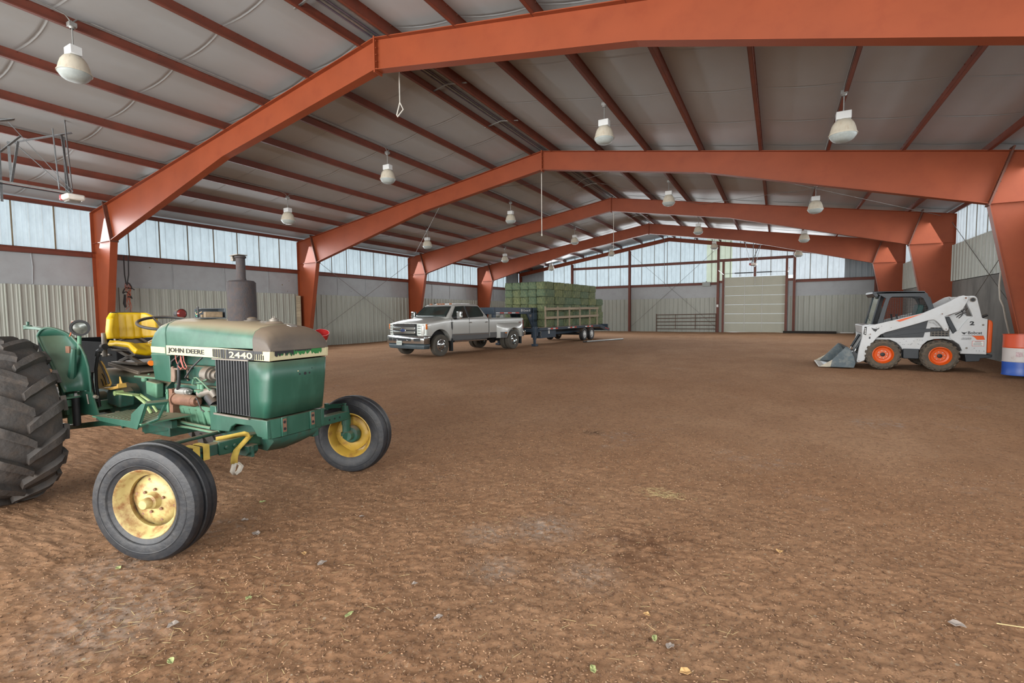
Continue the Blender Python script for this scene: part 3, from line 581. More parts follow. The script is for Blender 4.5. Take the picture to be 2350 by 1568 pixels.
def rear_wheel(parent, s, cx, cyy, Rr=.628, w=.42, n=17):
    M = Matrix.Translation((cx, cyy, .668)) @ Matrix.Rotation(R(90) if s < 0 else R(-90), 4, 'X')
    rr = .36; mb = MB().lathe([(rr, -w * .40), (rr + .02, -w * .45), (rr + .12, -w * .50), (Rr * .88, -w * .51), (Rr * .955, -w * .47), (Rr * .985, -w * .36), (Rr, -w * .15), (Rr, w * .15), (Rr * .985, w * .36), (Rr * .955, w * .47), (Rr * .88, w * .51), (rr + .12, w * .50), (rr + .02, w * .45), (rr, w * .40)], M, 84)
    for side in (-1, 1):
        for k in range(n):
            a0 = 2 * math.pi * (k + (.5 if side > 0 else 0)) / n; secs = []
            for q_ in range(8):
                t = q_ / 7; off = -.25 * t ** .9; yy = side * (-.03 + t * 1.03 * w * .52); yy = side * (-.02 + t * (w * .52 + .02))
                base = Rr * (1 - .018 * t - .045 * max(0, t - .8) / .2 * 1.2); h_ = .048 * (1 if t < .85 else 1 - (t - .85) * 2.2)
                wd = (.062 if t > .15 else .05) / Rr; sec = []
                for da, hh in ((-wd * .75, -.01), (-wd * .5, h_), (wd * .5, h_), (wd * .75, -.01)):
                    a = a0 - off + da; rad = base + hh; sec.append(M @ Vector((rad * math.cos(a), rad * math.sin(a), yy)))
                secs.append(sec)
            a = secs[-1]; mb.loft(secs)
            yy = side * w * .535; s2 = []
            for rad, wd2, in ((Rr * .985, .06), (Rr * .90, .05), (Rr * .82, .03)):
                sec = []
                for da in (-wd2 / Rr, wd2 / Rr):
                    for dz in (-.02, .008):
                        aa = a0 + .25 + da + (Rr - rad) * .3; sec.append(M @ Vector((rad * math.cos(aa), rad * math.sin(aa), yy + side * dz)))
                s2.append([sec[0], sec[1], sec[3], sec[2]])
            mb.loft(s2)
    mb.build('rear_tyre', TIRER, parent, 32, label='huge worn rear tyre with chevron lugs')
    mb = MB().lathe([(rr + .01, -w * .42), (rr - .015, -w * .40), (rr - .04, -w * .1), (rr - .04, w * .1), (rr - .015, w * .40), (rr + .01, w * .42)], M, 60); r_ = mb.build('rim', JY, parent, 40)
    mb = MB().lathe([(rr - .035, -.02), (.20, .02), (.10, .03), (.09, .10), (0, .10)], M, 40); mb.build('wheel_disc', JY, parent, 40, solid=.008)
rear_wheel(TR, -1, -1.985, -.95); rear_wheel(TR, 1, -2.03, .95)
mb = MB().cyl((-2.03, -.90, .695), (-2.03, .90, .695), .055); mb.cyl((-2.03, -.62, .695), (-2.03, .62, .695), .10); mb.cyl((-2.03, -.60, .695), (-2.03, -.56, .695), .15); mb.build('rear_axle', JGD, TR, 40)
# engine, clutch housing, gearbox -------------------------------
mb = MB().box(-.98, -.30, -.15, .15, .72, 1.08); mb.box(-.95, -.35, -.12, .12, 1.08, 1.20)
for k in range(4): mb.cyl((-.86 + .16 * k, -.05, 1.18), (-.86 + .16 * k, -.05, 1.235), .03)
mb.box(-.92, -.34, -.19, -.15, .86, .93); mb.build('engine_block', JGD, TR, bevel=.01)
mb = MB(); mb.loft([[(x, -w, z1), (x, -w * 1.05, z1 - .05), (x, -w * .9, z0), (x, w * .9, z0), (x, w * 1.05, z1 - .05), (x, w, z1)] for x, w, z0, z1 in ((-.92, .19, .62, .80), (-.8, .20, .60, .78), (-.6, .20, .605, .77), (-.45, .19, .62, .76), (-.34, .17, .65, .76))])
for k in range(6): mb.cyl((-.86 + .085 * k, -.205, .735), (-.86 + .085 * k, -.185, .60), .012, n=8)
mb.build('oil_pan', JGP, TR, 60)
mb = MB().cyl((-.80, -.235, .812), (-.56, -.235, .812), .046, n=24); mb.cyl((-.56, -.235, .812), (-.525, -.235, .812), .044, .036, n=24); mb.cyl((-.525, -.235, .812), (-.505, -.235, .812), .016, n=12); mb.cyl((-.82, -.235, .812), (-.80, -.235, .812), .055, n=20); st = mb.build('starter_motor', RUST, TR, 40, label='brown rusty starter motor')
mb = MB().cyl((-.80, -.225, .880), (-.68, -.225, .880), .030, n=20); mb.cyl((-.68, -.225, .88), (-.65, -.225, .88), .026, n=20)
for a, c_ in ((.012, .01), (-.012, .01), (.0, -.014)): mb.cyl((-.65, -.225 + a, .88 + c_), (-.63, -.225 + a, .88 + c_), .006, n=8)
mb.build('solenoid', BRIGHT, st, 40)
mb = MB().cyl((-.52, -.16, 1.02), (-.47, -.16, 1.02), .062, n=28); mb.cyl((-.47, -.16, 1.02), (-.435, -.16, 1.02), .066, n=28); mb.cyl((-.435, -.16, 1.02), (-.41, -.16, 1.02), .05, n=28); mb.cyl((-.41, -.16, 1.02), (-.37, -.16, 1.02), .035); mb.build('alternator', GREYM, TR, 40)
mb = MB().cyl((-.30, -.02, 1.0), (-.285, -.02, 1.0), .20, n=32); mb.build('fan', BLKP, TR)
mb = MB().cyl((-.485, -.24, .915), (-.485, -.24, .955), .017); mb.cyl((-.447, -.24, .915), (-.447, -.24, .955), .017); mb.cyl((-.466, -.24, .903), (-.466, -.24, .913), .048); mb.cyl((-.466, -.24, .86), (-.466, -.24, .903), .018, .03); mb.build('fuel_filter', JGP, TR, 40)
mb = MB().cyl((-.49, -.235, .878), (-.36, -.22, .905), .034, .026, n=20); mb.cyl((-.36, -.22, .905), (-.33, -.215, .86), .03, .02); mb.build('fuel_pump', GREYM, TR, 60)
mb = MB().cyl((-.40, -.22, .86), (-.33, -.22, .80), .04); mb.cyl((-.335, -.22, .80), (-.33, -.22, .74), .03); mb.build('lower_hose', BLKP, TR, 40)
mb = MB().box(-.905, -.88, -.262, -.20, .655, .89); 
for z in (.70, .80, .86): mb.cyl((-.90, -.266, z), (-.90, -.255, z), .007, n=8)
mb.build('support_strap', JGP, TR, smooth=0)
MB().box(-.878, -.83, -.255, -.17, .655, .895).build('support_strap', RUST, TR, smooth=0)
mb = MB(); mb.prism([(-.822, 1.075), (-.80, 1.085), (-.79, 1.06), (-.77, 1.06), (-.772, 1.0), (-.782, .955), (-.835, .955), (-.825, 1.01)], -.262, -.245); mb.box(-.80, -.70, -.258, -.16, 1.055, 1.07); mb.box(-.72, -.705, -.20, -.19, .96, 1.055); mb.build('battery_bracket', mat('brown_bracket', srgb(116, 96, 82), .7, 0, .2, 20), TR, bevel=.003)
MB().box(-.76, -.62, -.14, .05, .95, 1.06).build('battery', BLKP, TR, bevel=.006)
mb = MB().tube([(-.74, -.20, 1.17), (-.722, -.255, 1.10), (-.712, -.262, 1.02), (-.722, -.26, .94), (-.76, -.25, .90)], .012, 10); mb.tube([(-.80, -.2, 1.17), (-.83, -.25, 1.12), (-.845, -.25, 1.05)], .008, 8); mb.tube([(-.50, -.2, 1.16), (-.56, -.25, 1.08), (-.64, -.255, 1.0), (-.68, -.2, .97)], .007, 8); mb.tube([(-.52, -.25, .83), (-.50, -.262, .85), (-.48, -.262, .83), (-.44, -.262, .76), (-.42, -.25, .74)], .005, 6); each(mb, 'hose', BLKP, TR)
mb = MB(); mb.tube([(-.77, -.25, 1.17), (-.74, -.262, 1.13), (-.71, -.262, 1.085), (-.68, -.262, 1.068), (-.655, -.262, 1.085), (-.68, -.262, 1.13), (-.70, -.25, 1.17)], .0032, 6); mb.tube([(-.70, -.25, 1.17), (-.66, -.262, 1.12), (-.645, -.262, 1.08), (-.62, -.262, 1.068), (-.60, -.262, 1.085), (-.635, -.262, 1.13), (-.66, -.25, 1.17)], .0032, 6); each(mb, 'loose_wire', PINK, TR, label='pink loose wire loop')
mb = MB(); mb.tube([(-.545, -.22, .97), (-.54, -.245, 1.0), (-.50, -.25, 1.005), (-.43, -.25, .97), (-.36, -.245, .92), (-.34, -.22, .91)], .006, 8); mb.tube([(-.56, -.22, .96), (-.48, -.25, .965), (-.42, -.22, .99)], .005, 8); mb.tube([(-.545, -.22, .93), (-.56, -.25, .95), (-.55, -.245, .99)], .006, 8); each(mb, 'fuel_line', JGP, TR)
mb = MB(); mb.tube([(-.90, -.25, .645), (-.62, -.25, .625), (-.345, -.25, .618)], .012, 10); mb.tube([(-.92, -.262, .60), (-.60, -.262, .60), (-.30, -.262, .592), (-.25, -.24, .602)], .010, 10); mb.cyl((-.93, -.262, .60), (-.86, -.262, .60), .017); mb.build('steering_pipe', JGP, TR)
MB().cyl((-1.02, -.27, .645), (-.95, -.27, .70), .008).build('link_rod', JGP, TR)
MB().cbox((-.98, -.27, .625), (.12, .012, .035), Matrix.Rotation(R(-40), 3, 'Y')).build('link_plate', JGP, TR)
mb = MB(); mb.loft([[(x, -w, z0), (x, -w, z1 - .04), (x, -w + .04, z1), (x, w - .04, z1), (x, w, z1 - .04), (x, w, z0)] for x, w, z0, z1 in ((-1.02, .19, .60, .93), (-1.18, .19, .58, .94), (-1.20, .16, .56, .96), (-1.55, .16, .52, .97), (-1.58, .20, .5, .98), (-2.2, .20, .5, .99))]); mb.cyl((-1.62, -.14, .76), (-1.62, -.30, .76), .15, .13, n=24)
mb.build('gearbox', JGD, TR, 50)
mb = MB().box(-1.40, -.98, -.21, .21, .47, .60); mb.prism([(-1.36, .46), (-1.0, .52), (-.98, .57), (-1.36, .57)], -.215, -.20); mb.build('lower_housing', JGD, TR, bevel=.02)
mb = MB(); mb.box(-1.40, -1.04, -.25, .25, .962, .978)
for x, y_ in ((-1.3, -.18), (-1.18, -.08), (-1.1, -.18), (-1.35, -.05)): mb.cyl((x, y_, .978), (x, y_, .992), .012, n=6)
mb.build('cover_plate', JGP, TR, bevel=.004)
mb = MB().prism([(-1.20, .83), (-1.05, .80), (-1.04, .93), (-1.20, .945)], -.262, -.20); mb.cyl((-1.25, -.24, .93), (-1.25, -.24, .97), .025); mb.build('side_cover', JGP, TR, bevel=.01)
# fenders, footplate
def lerp2(a, b_, t): return (a[0] + (b_[0] - a[0]) * t, a[1] + (b_[1] - a[1]) * t)
for s in (-1, 1):
    Lf = [(-2.298, 1.318), (-2.203, 1.209), (-2.10, 1.109), (-2.014, 1.011), (-1.928, .921), (-1.856, .844)]; L7 = [(-1.726, 1.337), (-1.64, 1.239), (-1.548, 1.149), (-1.47, 1.061), (-1.393, .979), (-1.328, .911)]
    Rf = [(-1.67, 1.33), (-1.54, 1.255), (-1.462, 1.17), (-1.425, 1.08), (-1.413, .97), (-1.405, .87)]
    rows = []
    for j in range(6):
        lo = (lerp2(Lf[j], L7[j], .75)[0], -.70, lerp2(Lf[j], L7[j], .75)[1]); hi = (Rf[j][0], -.555, Rf[j][1]); row = []
        mid = (lo[0] * .45 + hi[0] * .55 - .10, -.52, lo[2] * .5 + hi[2] * .5 + .01)
        for i in range(13):
            t = i / 12; a = tuple(lo[q_] * (1 - t) ** 2 + 2 * mid[q_] * t * (1 - t) + hi[q_] * t * t for q_ in range(3)); row.append(a)
        rows.append(row)
    tl = rows[0][0]; tr_ = rows[0][12]; top = []
    for i in range(13):
        t = i / 12; top.append((tl[0] + (tr_[0] - tl[0]) * t - .02 * math.sin(math.pi * t), tl[1] + (tr_[1] - tl[1]) * t - .03 * math.sin(math.pi * t), tl[2] + (tr_[2] - tl[2]) * t + .072 * math.sin(math.pi * t) ** .8))
    rows = [top] + rows; v = [(x, -s * y_ * -1 * -1 if False else y_ * (1 if s < 0 else -1), z) for row in rows for x, y_, z in row]
    mb = MB(); mb.add(v, [(j * 13 + i, j * 13 + i + 1, (j + 1) * 13 + i + 1, (j + 1) * 13 + i) for j in range(6) for i in range(12)]); 
    fe = mb.build('fender', JG, TR, 60, solid=.008, norm=False, label='curved green shell fender')
    sg = 1 if s < 0 else -1
    edge = [rows[k][0] for k in range(6, 0, -1)] + rows[0] + [rows[k][12] for k in range(1, 7)]
    MB().tube([(x, y_ * sg, z) for x, y_, z in edge], .009, 8).build('fender_lip', JG, fe)
    mb = MB().prism([(-1.584, .69), (-1.30, .688), (-1.395, .88), (-1.58, .885)], sg * -.56, sg * -.548); mb.build('fender_skirt', JG, fe, smooth=0)
    mb = MB(); mb.tube([(-1.90, -.67 * sg, 1.29), (-1.80, -.65 * sg, 1.22), (-1.74, -.63 * sg, 1.05), (-1.70, -.62 * sg, .84)], [.02, .026, .024, .022], 8); mb.tube([(-1.53, -.60 * sg, 1.23), (-1.55, -.61 * sg, 1.05), (-1.60, -.62 * sg, .84)], [.018, .028, .030], 8); each(mb, 'fender_rib', JG, fe)
    MB().cbox((-1.585, -.615 * sg, 1.225), (.06, .012, .055)).build('wire_box', RUST, fe)
    mb = MB().cyl((-1.66, -.62 * sg, .828), (-1.66, -.62 * sg, .842), .12, n=24); mb.cyl((-1.66, -.62 * sg, .76), (-1.66, -.62 * sg, .828), .075, n=24)
    for a in (0, 1.6, 3.1, 4.7): mb.cyl((-1.66 + .09 * math.cos(a), -.62 * sg + .09 * math.sin(a), .842), (-1.66 + .09 * math.cos(a), -.62 * sg + .09 * math.sin(a), .865), .015, n=6)
    mb.cyl((-1.68, -.58 * sg, .60), (-1.68, -.58 * sg, .76), .03); mb.box(-1.70, -1.66, min(-.62 * sg, -.2 * sg), max(-.62 * sg, -.2 * sg), .68, .76); mb.build('fender_mount', JGP, fe, 40)
    if s < 0:
        MB().cyl((-1.55, -.60, .60), (-1.55, -.60, .83), .026).build('hydraulic_cylinder', BLKP, TR)
        mb = MB(); mb.tube([(-1.30, -.56, .845), (-1.33, -.565, .85)], .014, 8); mb.cyl((-1.45, -.565, .86), (-1.43, -.565, .78), .006); mb.build('latch', GREYM, fe)
    # work lamp on the fender
    lc = Vector((-1.535, -.55 * sg, 1.40)); fwd = Vector((1, -.42 * sg, -.02)).normalized() if s < 0 else Vector((1, .1, 0)).normalized()
    Ml = Matrix.Translation(lc) @ fwd.to_track_quat('Z', 'Y').to_matrix().to_4x4()
    mb = MB().lathe([(0, -.085), (.035, -.082), (.054, -.06), (.060, -.01), (.066, .0), (.066, .016), (.050, .016), (.048, .004)], Ml, 32); lp = mb.build('work_lamp', BLKP, TR, 40)
    MB().lathe([(.050, .004), (.03, .010), (0, .013)], Ml, 32).build('lamp_glass', GLASSD, lp, 60)
    MB().tube([(-1.55, -.55 * sg, 1.345), (-1.56, -.55 * sg, 1.26), (-1.57, -.56 * sg, 1.18)], .014, 10).build('lamp_post', JGP, lp)
    if s < 0: MB().tube([(-1.60, -.56, 1.44), (-1.62, -.55, 1.455), (-1.66, -.55, 1.45)], .008, 8).build('lamp_bolt', GREYM, lp)
    if s < 0: MB().tube([(-1.60, -.57, 1.45), (-1.63, -.58, 1.41), (-1.62, -.575, 1.36), (-1.64, -.58, 1.33)], .004, 6).build('orange_twine', mat('orange_twine', srgb(196, 92, 58), .8), lp)
mb = MB(); mb.loft([[(x, y_, z - .012), (x, y_ + .045, z - .012), (x, y_ + .045, z + .012), (x, y_, z + .012)] for x, y_, z in ((-1.83, -.66, 1.385), (-1.90, -.70, 1.40), (-2.02, -.72, 1.405), (-2.06, -.72, 1.40))]); mb.cyl((-2.03, -.70, 1.41), (-2.03, -.70, 1.425), .028); mb.cyl((-2.03, -.70, 1.425), (-2.03, -.70, 1.455), .01); mb.build('lamp_arm', JG, TR, bevel=.003)
mb = MB().cyl((-2.22, .60, 1.515), (-2.16, .60, 1.515), .052, .055, n=28); bl = mb.build('tail_lamp', BLKP, TR, 40); MB().cyl((-2.16, .60, 1.515), (-2.145, .60, 1.515), .05, .035, n=28).build('lamp_lens', REDL, bl, 40, label='red lamp lens'); MB().cyl((-2.19, .60, 1.30), (-2.19, .60, 1.47), .015).build('lamp_post', JG, bl)
# footplate and step box
for s in (-1, 1):
    sg = 1 if s < 0 else -1; Y_ = lambda y_: y_ * sg
    mb = MB(); mb.box(-1.30, -.60, min(Y_(-.60), Y_(-.24)), max(Y_(-.60), Y_(-.24)), .690, .70)
    for k in range(12): mb.cbox((-1.25 + .05 * k, Y_(-.45), .701), (.012, .24, .004), Matrix.Rotation(R(30), 3, 'Z'))
    fp_ = mb.build('footplate', JGP, TR, smooth=0)
    MB().prism([(-1.25, .706), (-1.18, .672), (-.652, .655), (-.527, .855), (-.573, .854), (-.72, .765), (-.735, .712), (-1.168, .706)], Y_(-.605), Y_(-.595)).build('step_skirt', JG, fp_, bevel=.002)
    P = [Vector((-.652, Y_(-.60), .66)), Vector((-.527, Y_(-.60), .855)), Vector((-.485, Y_(-.47), .853)), Vector((-.56, Y_(-.50), .712))]
    mb = MB(); 
    def quadring(mb, Q, t, th):
        c_ = sum(Q, Vector()) / 4; I = [q_ + (c_ - q_) * t for q_ in Q]; n_ = (Q[1] - Q[0]).cross(Q[3] - Q[0]).normalized() * th
        v = [p for p in Q] + [p for p in I] + [p + n_ for p in Q] + [p + n_ for p in I]; f = []
        for i in range(4):
            j = (i + 1) % 4; f += [(i, j, 4 + j, 4 + i), (8 + i, 12 + i, 12 + j, 8 + j), (i, 8 + i, 8 + j, j), (4 + i, 4 + j, 12 + j, 12 + i)]
        mb.add(v, f)
    quadring(mb, P, .26, .035); mb.build('step_front', JG, fp_, bevel=.004)
# seat
mb = MB(); sx = -1.95
def backpt(u, v):     # u across, v up
    y_ = -.20 + .385 * u; e = abs(u - .5) * 2; zt_ = 1.525 - .05 * max(0, e - .72) / .28; zb_ = 1.278 + .01 * e
    wing = .10 * max(0, e - .55) / .45; z = zb_ + (zt_ - zb_) * v
    x = sx + wing + .03 * (1 - v) * (1 - e) + .012 * math.sin(u * math.pi * 13) * (1 if .14 < u < .86 and .08 < v < .85 else 0) * .35
    y2 = y_ * (1 + .12 * max(0, .6 - abs(v - .35)) * (e > .8))
    return (x, y2, z)
mb.grid(backpt, 52, 12); bk = mb.build('seat_back', SEATY, TR, 60, solid=.05, norm=False, label='yellow fluted seat back'); 
edge = [backpt(0, k / 8) for k in range(9)] + [backpt(k / 12, 1) for k in range(1, 13)] + [backpt(1, 1 - k / 8) for k in range(1, 9)]
MB().tube([(x - .03, y_, z) for x, y_, z in edge], .010, 8).build('seat_piping', BLKP, bk)
def cush(u, v):
    x = -1.90 + .44 * u; y_ = -.20 + .40 * v; e = abs(v - .5) * 2
    return (x, y_, 1.205 + .045 * max(0, e - .55) / .45 * (1 - .5 * u) - .05 * max(0, u - .75) / .25 + .006 * math.sin(v * math.pi * 9) * (.2 < u < .85))
mb = MB(); mb.grid(cush, 20, 36); cu = mb.build('seat_cushion', SEATY, TR, 60, solid=.055, norm=False, label='yellow seat cushion'); 
mb = MB(); e = [cush(0, k / 10) for k in range(11)] + [cush(k / 8, 1) for k in range(1, 9)] + [cush(1, 1 - k / 10) for k in range(1, 11)] + [cush(1 - k / 8, 0) for k in range(1, 8)]
MB().tube([(x, y_, z - .03) for x, y_, z in e], .012, 8, closed=True).build('seat_piping', BLKP, cu)
mb = MB().box(-1.985, -1.95, -.12, .12, 1.20, 1.34); mb.tube([(-1.93, -.16, 1.21), (-1.93, -.05, 1.30)], .014, 8); mb.tube([(-1.93, .16, 1.21), (-1.93, .05, 1.30)], .014, 8); mb.cyl((-1.97, -.20, 1.12), (-1.97, -.20, 1.34), .02); mb.build('seat_bracket', GREYM, TR, bevel=.004)
mb = MB().box(-1.93, -1.50, -.17, .17, 1.175, 1.195); mb.cbox((-1.72, -.12, 1.12), (.42, .02, .03), Matrix.Rotation(R(16), 3, 'Y')); mb.cbox((-1.72, .12, 1.12), (.42, .02, .03), Matrix.Rotation(R(16), 3, 'Y')); mb.cbox((-1.72, -.12, 1.12), (.36, .02, .03), Matrix.Rotation(R(-16), 3, 'Y'))
mb.box(-1.92, -1.48, -.18, .18, 1.055, 1.075); mb.build('seat_suspension', mat('dark_dusty_metal', srgb(70, 64, 56), .6, .2, .2, 12, dust=DUSTC, dustamt=.7), TR, bevel=.003)
mb = MB().cbox((-1.66, 0, 1.03), (.50, .42, .012), Matrix.Rotation(R(7), 3, 'Y')); mb.cbox((-1.66, -.20, 1.025), (.50, .02, .03), Matrix.Rotation(R(7), 3, 'Y')); mb.build('seat_plate', mat('dusty_grey_plate', srgb(112, 102, 90), .7, 0, .12, 12), TR, bevel=.003)
mb = MB().cyl((-1.84, -.27, 1.22), (-1.80, -.27, 1.22), .028); mb.cyl((-1.84, -.24, 1.22), (-1.84, -.16, 1.20), .01); mb.build('seat_knob', BLKP, TR)
# steering wheel
Ms = Matrix.Translation((-1.35, .0, 1.428)) @ Matrix.Rotation(R(14), 4, 'Y') @ Matrix.Rotation(R(6), 4, 'X')
sw = MB().tube([Ms @ Vector((.205 * math.cos(t), .205 * math.sin(t), 0)) for t in [2 * math.pi * k / 48 for k in range(48)]], .013, 10, closed=True).build('steering_wheel', BLKP, TR)
mb = MB()
for k in range(3): t = R(60 + 120 * k); mb.tube([Ms @ Vector((0, 0, -.05)), Ms @ Vector((.10 * math.cos(t), .10 * math.sin(t), -.035)), Ms @ Vector((.20 * math.cos(t), .20 * math.sin(t), 0))], [.012, .009, .009], 8)
mb.cyl(Ms @ Vector((0, 0, -.065)), Ms @ Vector((0, 0, -.03)), .032); mb.build('spoke', BLKP, sw)
MB().cyl((-1.46, 0, 1.37), (-1.10, 0, 1.10), .022).build('steering_column', BLKP, TR)
# quadrant with levers, pedal, linkage
mb = MB().prism([(-1.645, 1.10), (-1.60, 1.112), (-1.55, 1.07), (-1.50, 1.0), (-1.455, .925), (-1.475, .90), (-1.68, .862), (-1.665, .98)], -.40, -.385); qd = mb.build('lever_quadrant', QY, TR, bevel=.004)
mb = MB()
for rr_, a, c_ in ((.20, 15, 60), (.15, 12, 55), (.10, 10, 50)):
    mb.tube([(-1.66 + rr_ * math.cos(R(a + (c_ - a) * k / 6)), -.402, .88 + rr_ * math.sin(R(a + (c_ - a) * k / 6))) for k in range(7)], .004, 5)
each(mb, 'quadrant_slot', BLKP, qd)
MB().tube([(-1.645, -.41, 1.105), (-1.59, -.41, 1.115), (-1.53, -.41, 1.05), (-1.48, -.41, .98), (-1.455, -.41, .925)], .008, 6).build('quadrant_rim', BLKP, qd)
mb = MB().prism([(-1.68, .87), (-1.47, .89), (-1.36, .91), (-1.345, .93), (-1.34, .89), (-1.45, .87)], -.40, -.33); mb.prism([(-1.40, .92), (-1.395, .985), (-1.385, .97), (-1.36, .925), (-1.35, .91)], -.36, -.35); mb.build('quadrant_bracket', QY, qd, bevel=.004)
mb = MB(); mb.tube([(-1.60, -.42, .72), (-1.61, -.43, .90), (-1.58, -.44, 1.05), (-1.54, -.44, 1.16)], .012, 8); mb.tube([(-1.54, -.44, 1.16), (-1.52, -.44, 1.20), (-1.48, -.44, 1.215)], [.018, .02, .018], 8); mb.tube([(-1.63, -.43, .70), (-1.655, -.44, .95), (-1.64, -.44, 1.02)], .009, 8); mb.build('control_lever', BLKP, TR)
mb = MB().cbox((-1.20, -.40, .853), (.26, .05, .012)); mb.cyl((-1.33, -.43, .853), (-1.33, -.37, .853), .02); mb.tube([(-1.12, -.38, .85), (-1.03, -.36, .79), (-.98, -.34, .70)], .013, 8); mb.tube([(-1.09, -.36, .85), (-.99, -.34, .80), (-.93, -.32, .71)], .010, 8); mb.build('brake_pedal', mat('worn_olive_paint', srgb(126, 146, 96), .6, 0, .15, 14), TR)
mb = MB().prism([(-1.62, .73), (-1.42, .71), (-1.40, .84), (-1.46, .88), (-1.60, .86)], -.36, -.24); mb.build('rockshaft_housing', JGD, TR, bevel=.015)
mb = MB(); mb.loft([[(x, y_, z - .022), (x, y_ + .03, z - .022), (x, y_ + .03, z + .022), (x, y_, z + .022)] for x, y_, z in ((-2.3, -.46, .50), (-1.98, -.50, .52), (-1.45, -.47, .60), (-1.30, -.42, .60))]); mb.build('draft_link', JG, TR, bevel=.003)
mb = MB().box(-1.50, -.70, -.34, -.30, .60, .66); mb.box(-1.45, -1.40, -.34, .34, .56, .62); mb.cbox((-1.32, -.40, .63), (.16, .03, .05), Matrix.Rotation(R(35), 3, 'Y')); mb.build('footplate_support', JGD, TR)
# exhaust and hood caps
mb = MB().cyl((-.275, 0, 1.44), (-.275, 0, 1.752), .105, .104, n=36); mb.lathe([(.104, 1.752), (.09, 1.766), (.04, 1.772)], Matrix.Translation((-.275, 0, 0)), 36); ex = mb.build('muffler', MUFF, TR, 40, label='dark muffler standing on the bonnet')
MB().lathe([(.040, 1.77), (.034, 1.79), (.034, 1.945), (.042, 1.95), (.042, 1.962), (.03, 1.962), (.03, 1.80)], Matrix.Translation((-.275, 0, 0)), 24).build('exhaust_stack', MUFF, ex, 40)
mb = MB().cbox((-.285, -.01, 1.968), (.10, .085, .006), Matrix.Rotation(R(-3), 3, 'Y')); mb.cbox((-.345, -.01, 1.945), (.03, .03, .035)); mb.cyl((-.335, -.03, 1.955), (-.335, .03, 1.955), .008); mb.build('rain_flap', GREYM, ex, smooth=0)
MB().lathe([(.062, 1.430), (.060, 1.438), (.038, 1.440), (.038, 1.452), (.020, 1.462), (0, 1.464)], Matrix.Translation((-.165, 0, .014)), 28).build('hood_cap', CAPM, TR, 40)
mb = MB().lathe([(.070, 1.402), (.05, 1.418), (.034, 1.42), (.034, 1.436), (.02, 1.438), (.02, 1.446), (0, 1.448)], Matrix.Translation((.095, 0, .022)), 28); mb.cyl((.085, 0, 1.466), (.085, 0, 1.482), .004, n=6); mb.cyl((.105, 0, 1.466), (.105, 0, 1.482), .004, n=6); mb.build('hood_cap', GREYM, TR, 40)
MB().cbox((.255, .03, 1.408), (.05, .055, .005), Matrix.Rotation(R(14), 3, 'Y')).build('nose_emblem', BRIGHT, nose)
# objects resting on it: open radio box and webbing sling
RB = thing('gutted_radio', 'opened grey radio box with loose wires lying on the tractor bonnet', 'radio')
RB.location = TR.matrix_basis @ Vector((-.60, 0.02, 1.475)); RB.rotation_euler = (0, 0, R(-22))
RB.location = Vector((15.92, 2.38, 0)) + Matrix.Rotation(R(2.6), 3, 'Z') @ Vector((-.73, 0.02, 1.468)); RB.scale = (1.15, 1.15, 1.1)
RBM = mat('slate_metal_case', srgb(84, 92, 98), .5, .3, .12, 12); RBI = mat('tan_radio_innards', srgb(112, 96, 74), .7, 0, .25, 40)
mb = MB().box(-.16, .16, -.08, .08, 0, .006); mb.box(-.16, .16, .074, .08, 0, .075); mb.box(-.16, -.154, -.08, .08, 0, .075); mb.box(-.16, .13, -.07, .08, .070, .075); mb.build('radio_case', RBM, RB, smooth=0)
mb = MB().box(-.13, .05, .02, .06, .006, .045); mb.box(.07, .155, -.05, .06, .006, .05); mb.box(-.10, -.04, -.05, -.01, .006, .03); mb.build('radio_innards', RBI, RB, bevel=.004)
for nm, m_, pts in (('wire', mat('teal_wire', srgb(70, 150, 126), .5), [(-.04, -.06, .06), (.0, -.085, .05), (.03, -.09, .02), (.09, -.085, .012)]), ('wire', mat('tan_wire', srgb(186, 150, 112), .5), [(-.10, -.07, .03), (0, -.09, .045), (.06, -.09, .03), (.09, -.06, .05)]), ('wire', BLKP, [(.03, -.08, .03), (.06, -.085, .085), (.11, -.085, .085), (.115, -.085, .03), (.08, -.085, .008)])):
    MB().tube(pts, .005 if m_ is BLKP else .003, 6).build(nm, m_, RB)
SLG = thing('webbing_sling', 'yellow webbing sling wrapped around the front axle of the tractor', 'strap', (15.92, 2.38, 0), R(2.6))
for y_ in (-.60, -.535): MB().ring([(-.053, .50), (.060, .50), (.060, .603), (-.053, .603)], [(-.050, .503), (.057, .503), (.057, .600), (-.050, .600)], y_ - .024, y_ + .020, 'y').build('webbing_loop', STRAP, SLG, smooth=0)
def ribbon(pts, w, nrm):
    mb = MB(); v = []
    for p in pts: v += [Vector(p) - Vector(nrm) * w / 2, Vector(p) + Vector(nrm) * w / 2]
    return mb.add(v, [(2 * i, 2 * i + 1, 2 * i + 3, 2 * i + 2) for i in range(len(pts) - 1)])
ribbon([(-.02, -.42, .605), (.03, -.34, .612), (.085, -.275, .625), (.098, -.25, .612), (.09, -.23, .58)], .05, (.5, -.3, .8)).build('webbing_tail', STRAP, SLG, solid=.004, norm=False)
ribbon([(.09, -.235, .60), (.088, -.28, .565), (.082, -.335, .52), (.082, -.355, .47), (.082, -.36, .425)], .045, (.6, .8, 0)).build('webbing_tail', STRAP, SLG, solid=.004, norm=False)
ribbon([(.082, -.355, .43), (.082, -.375, .37), (.082, -.36, .345), (.082, -.325, .36), (.082, -.305, .395), (.082, -.335, .43)], .04, (1, .2, 0)).build('webbing_eye', STRAPW, SLG, solid=.004, norm=False)
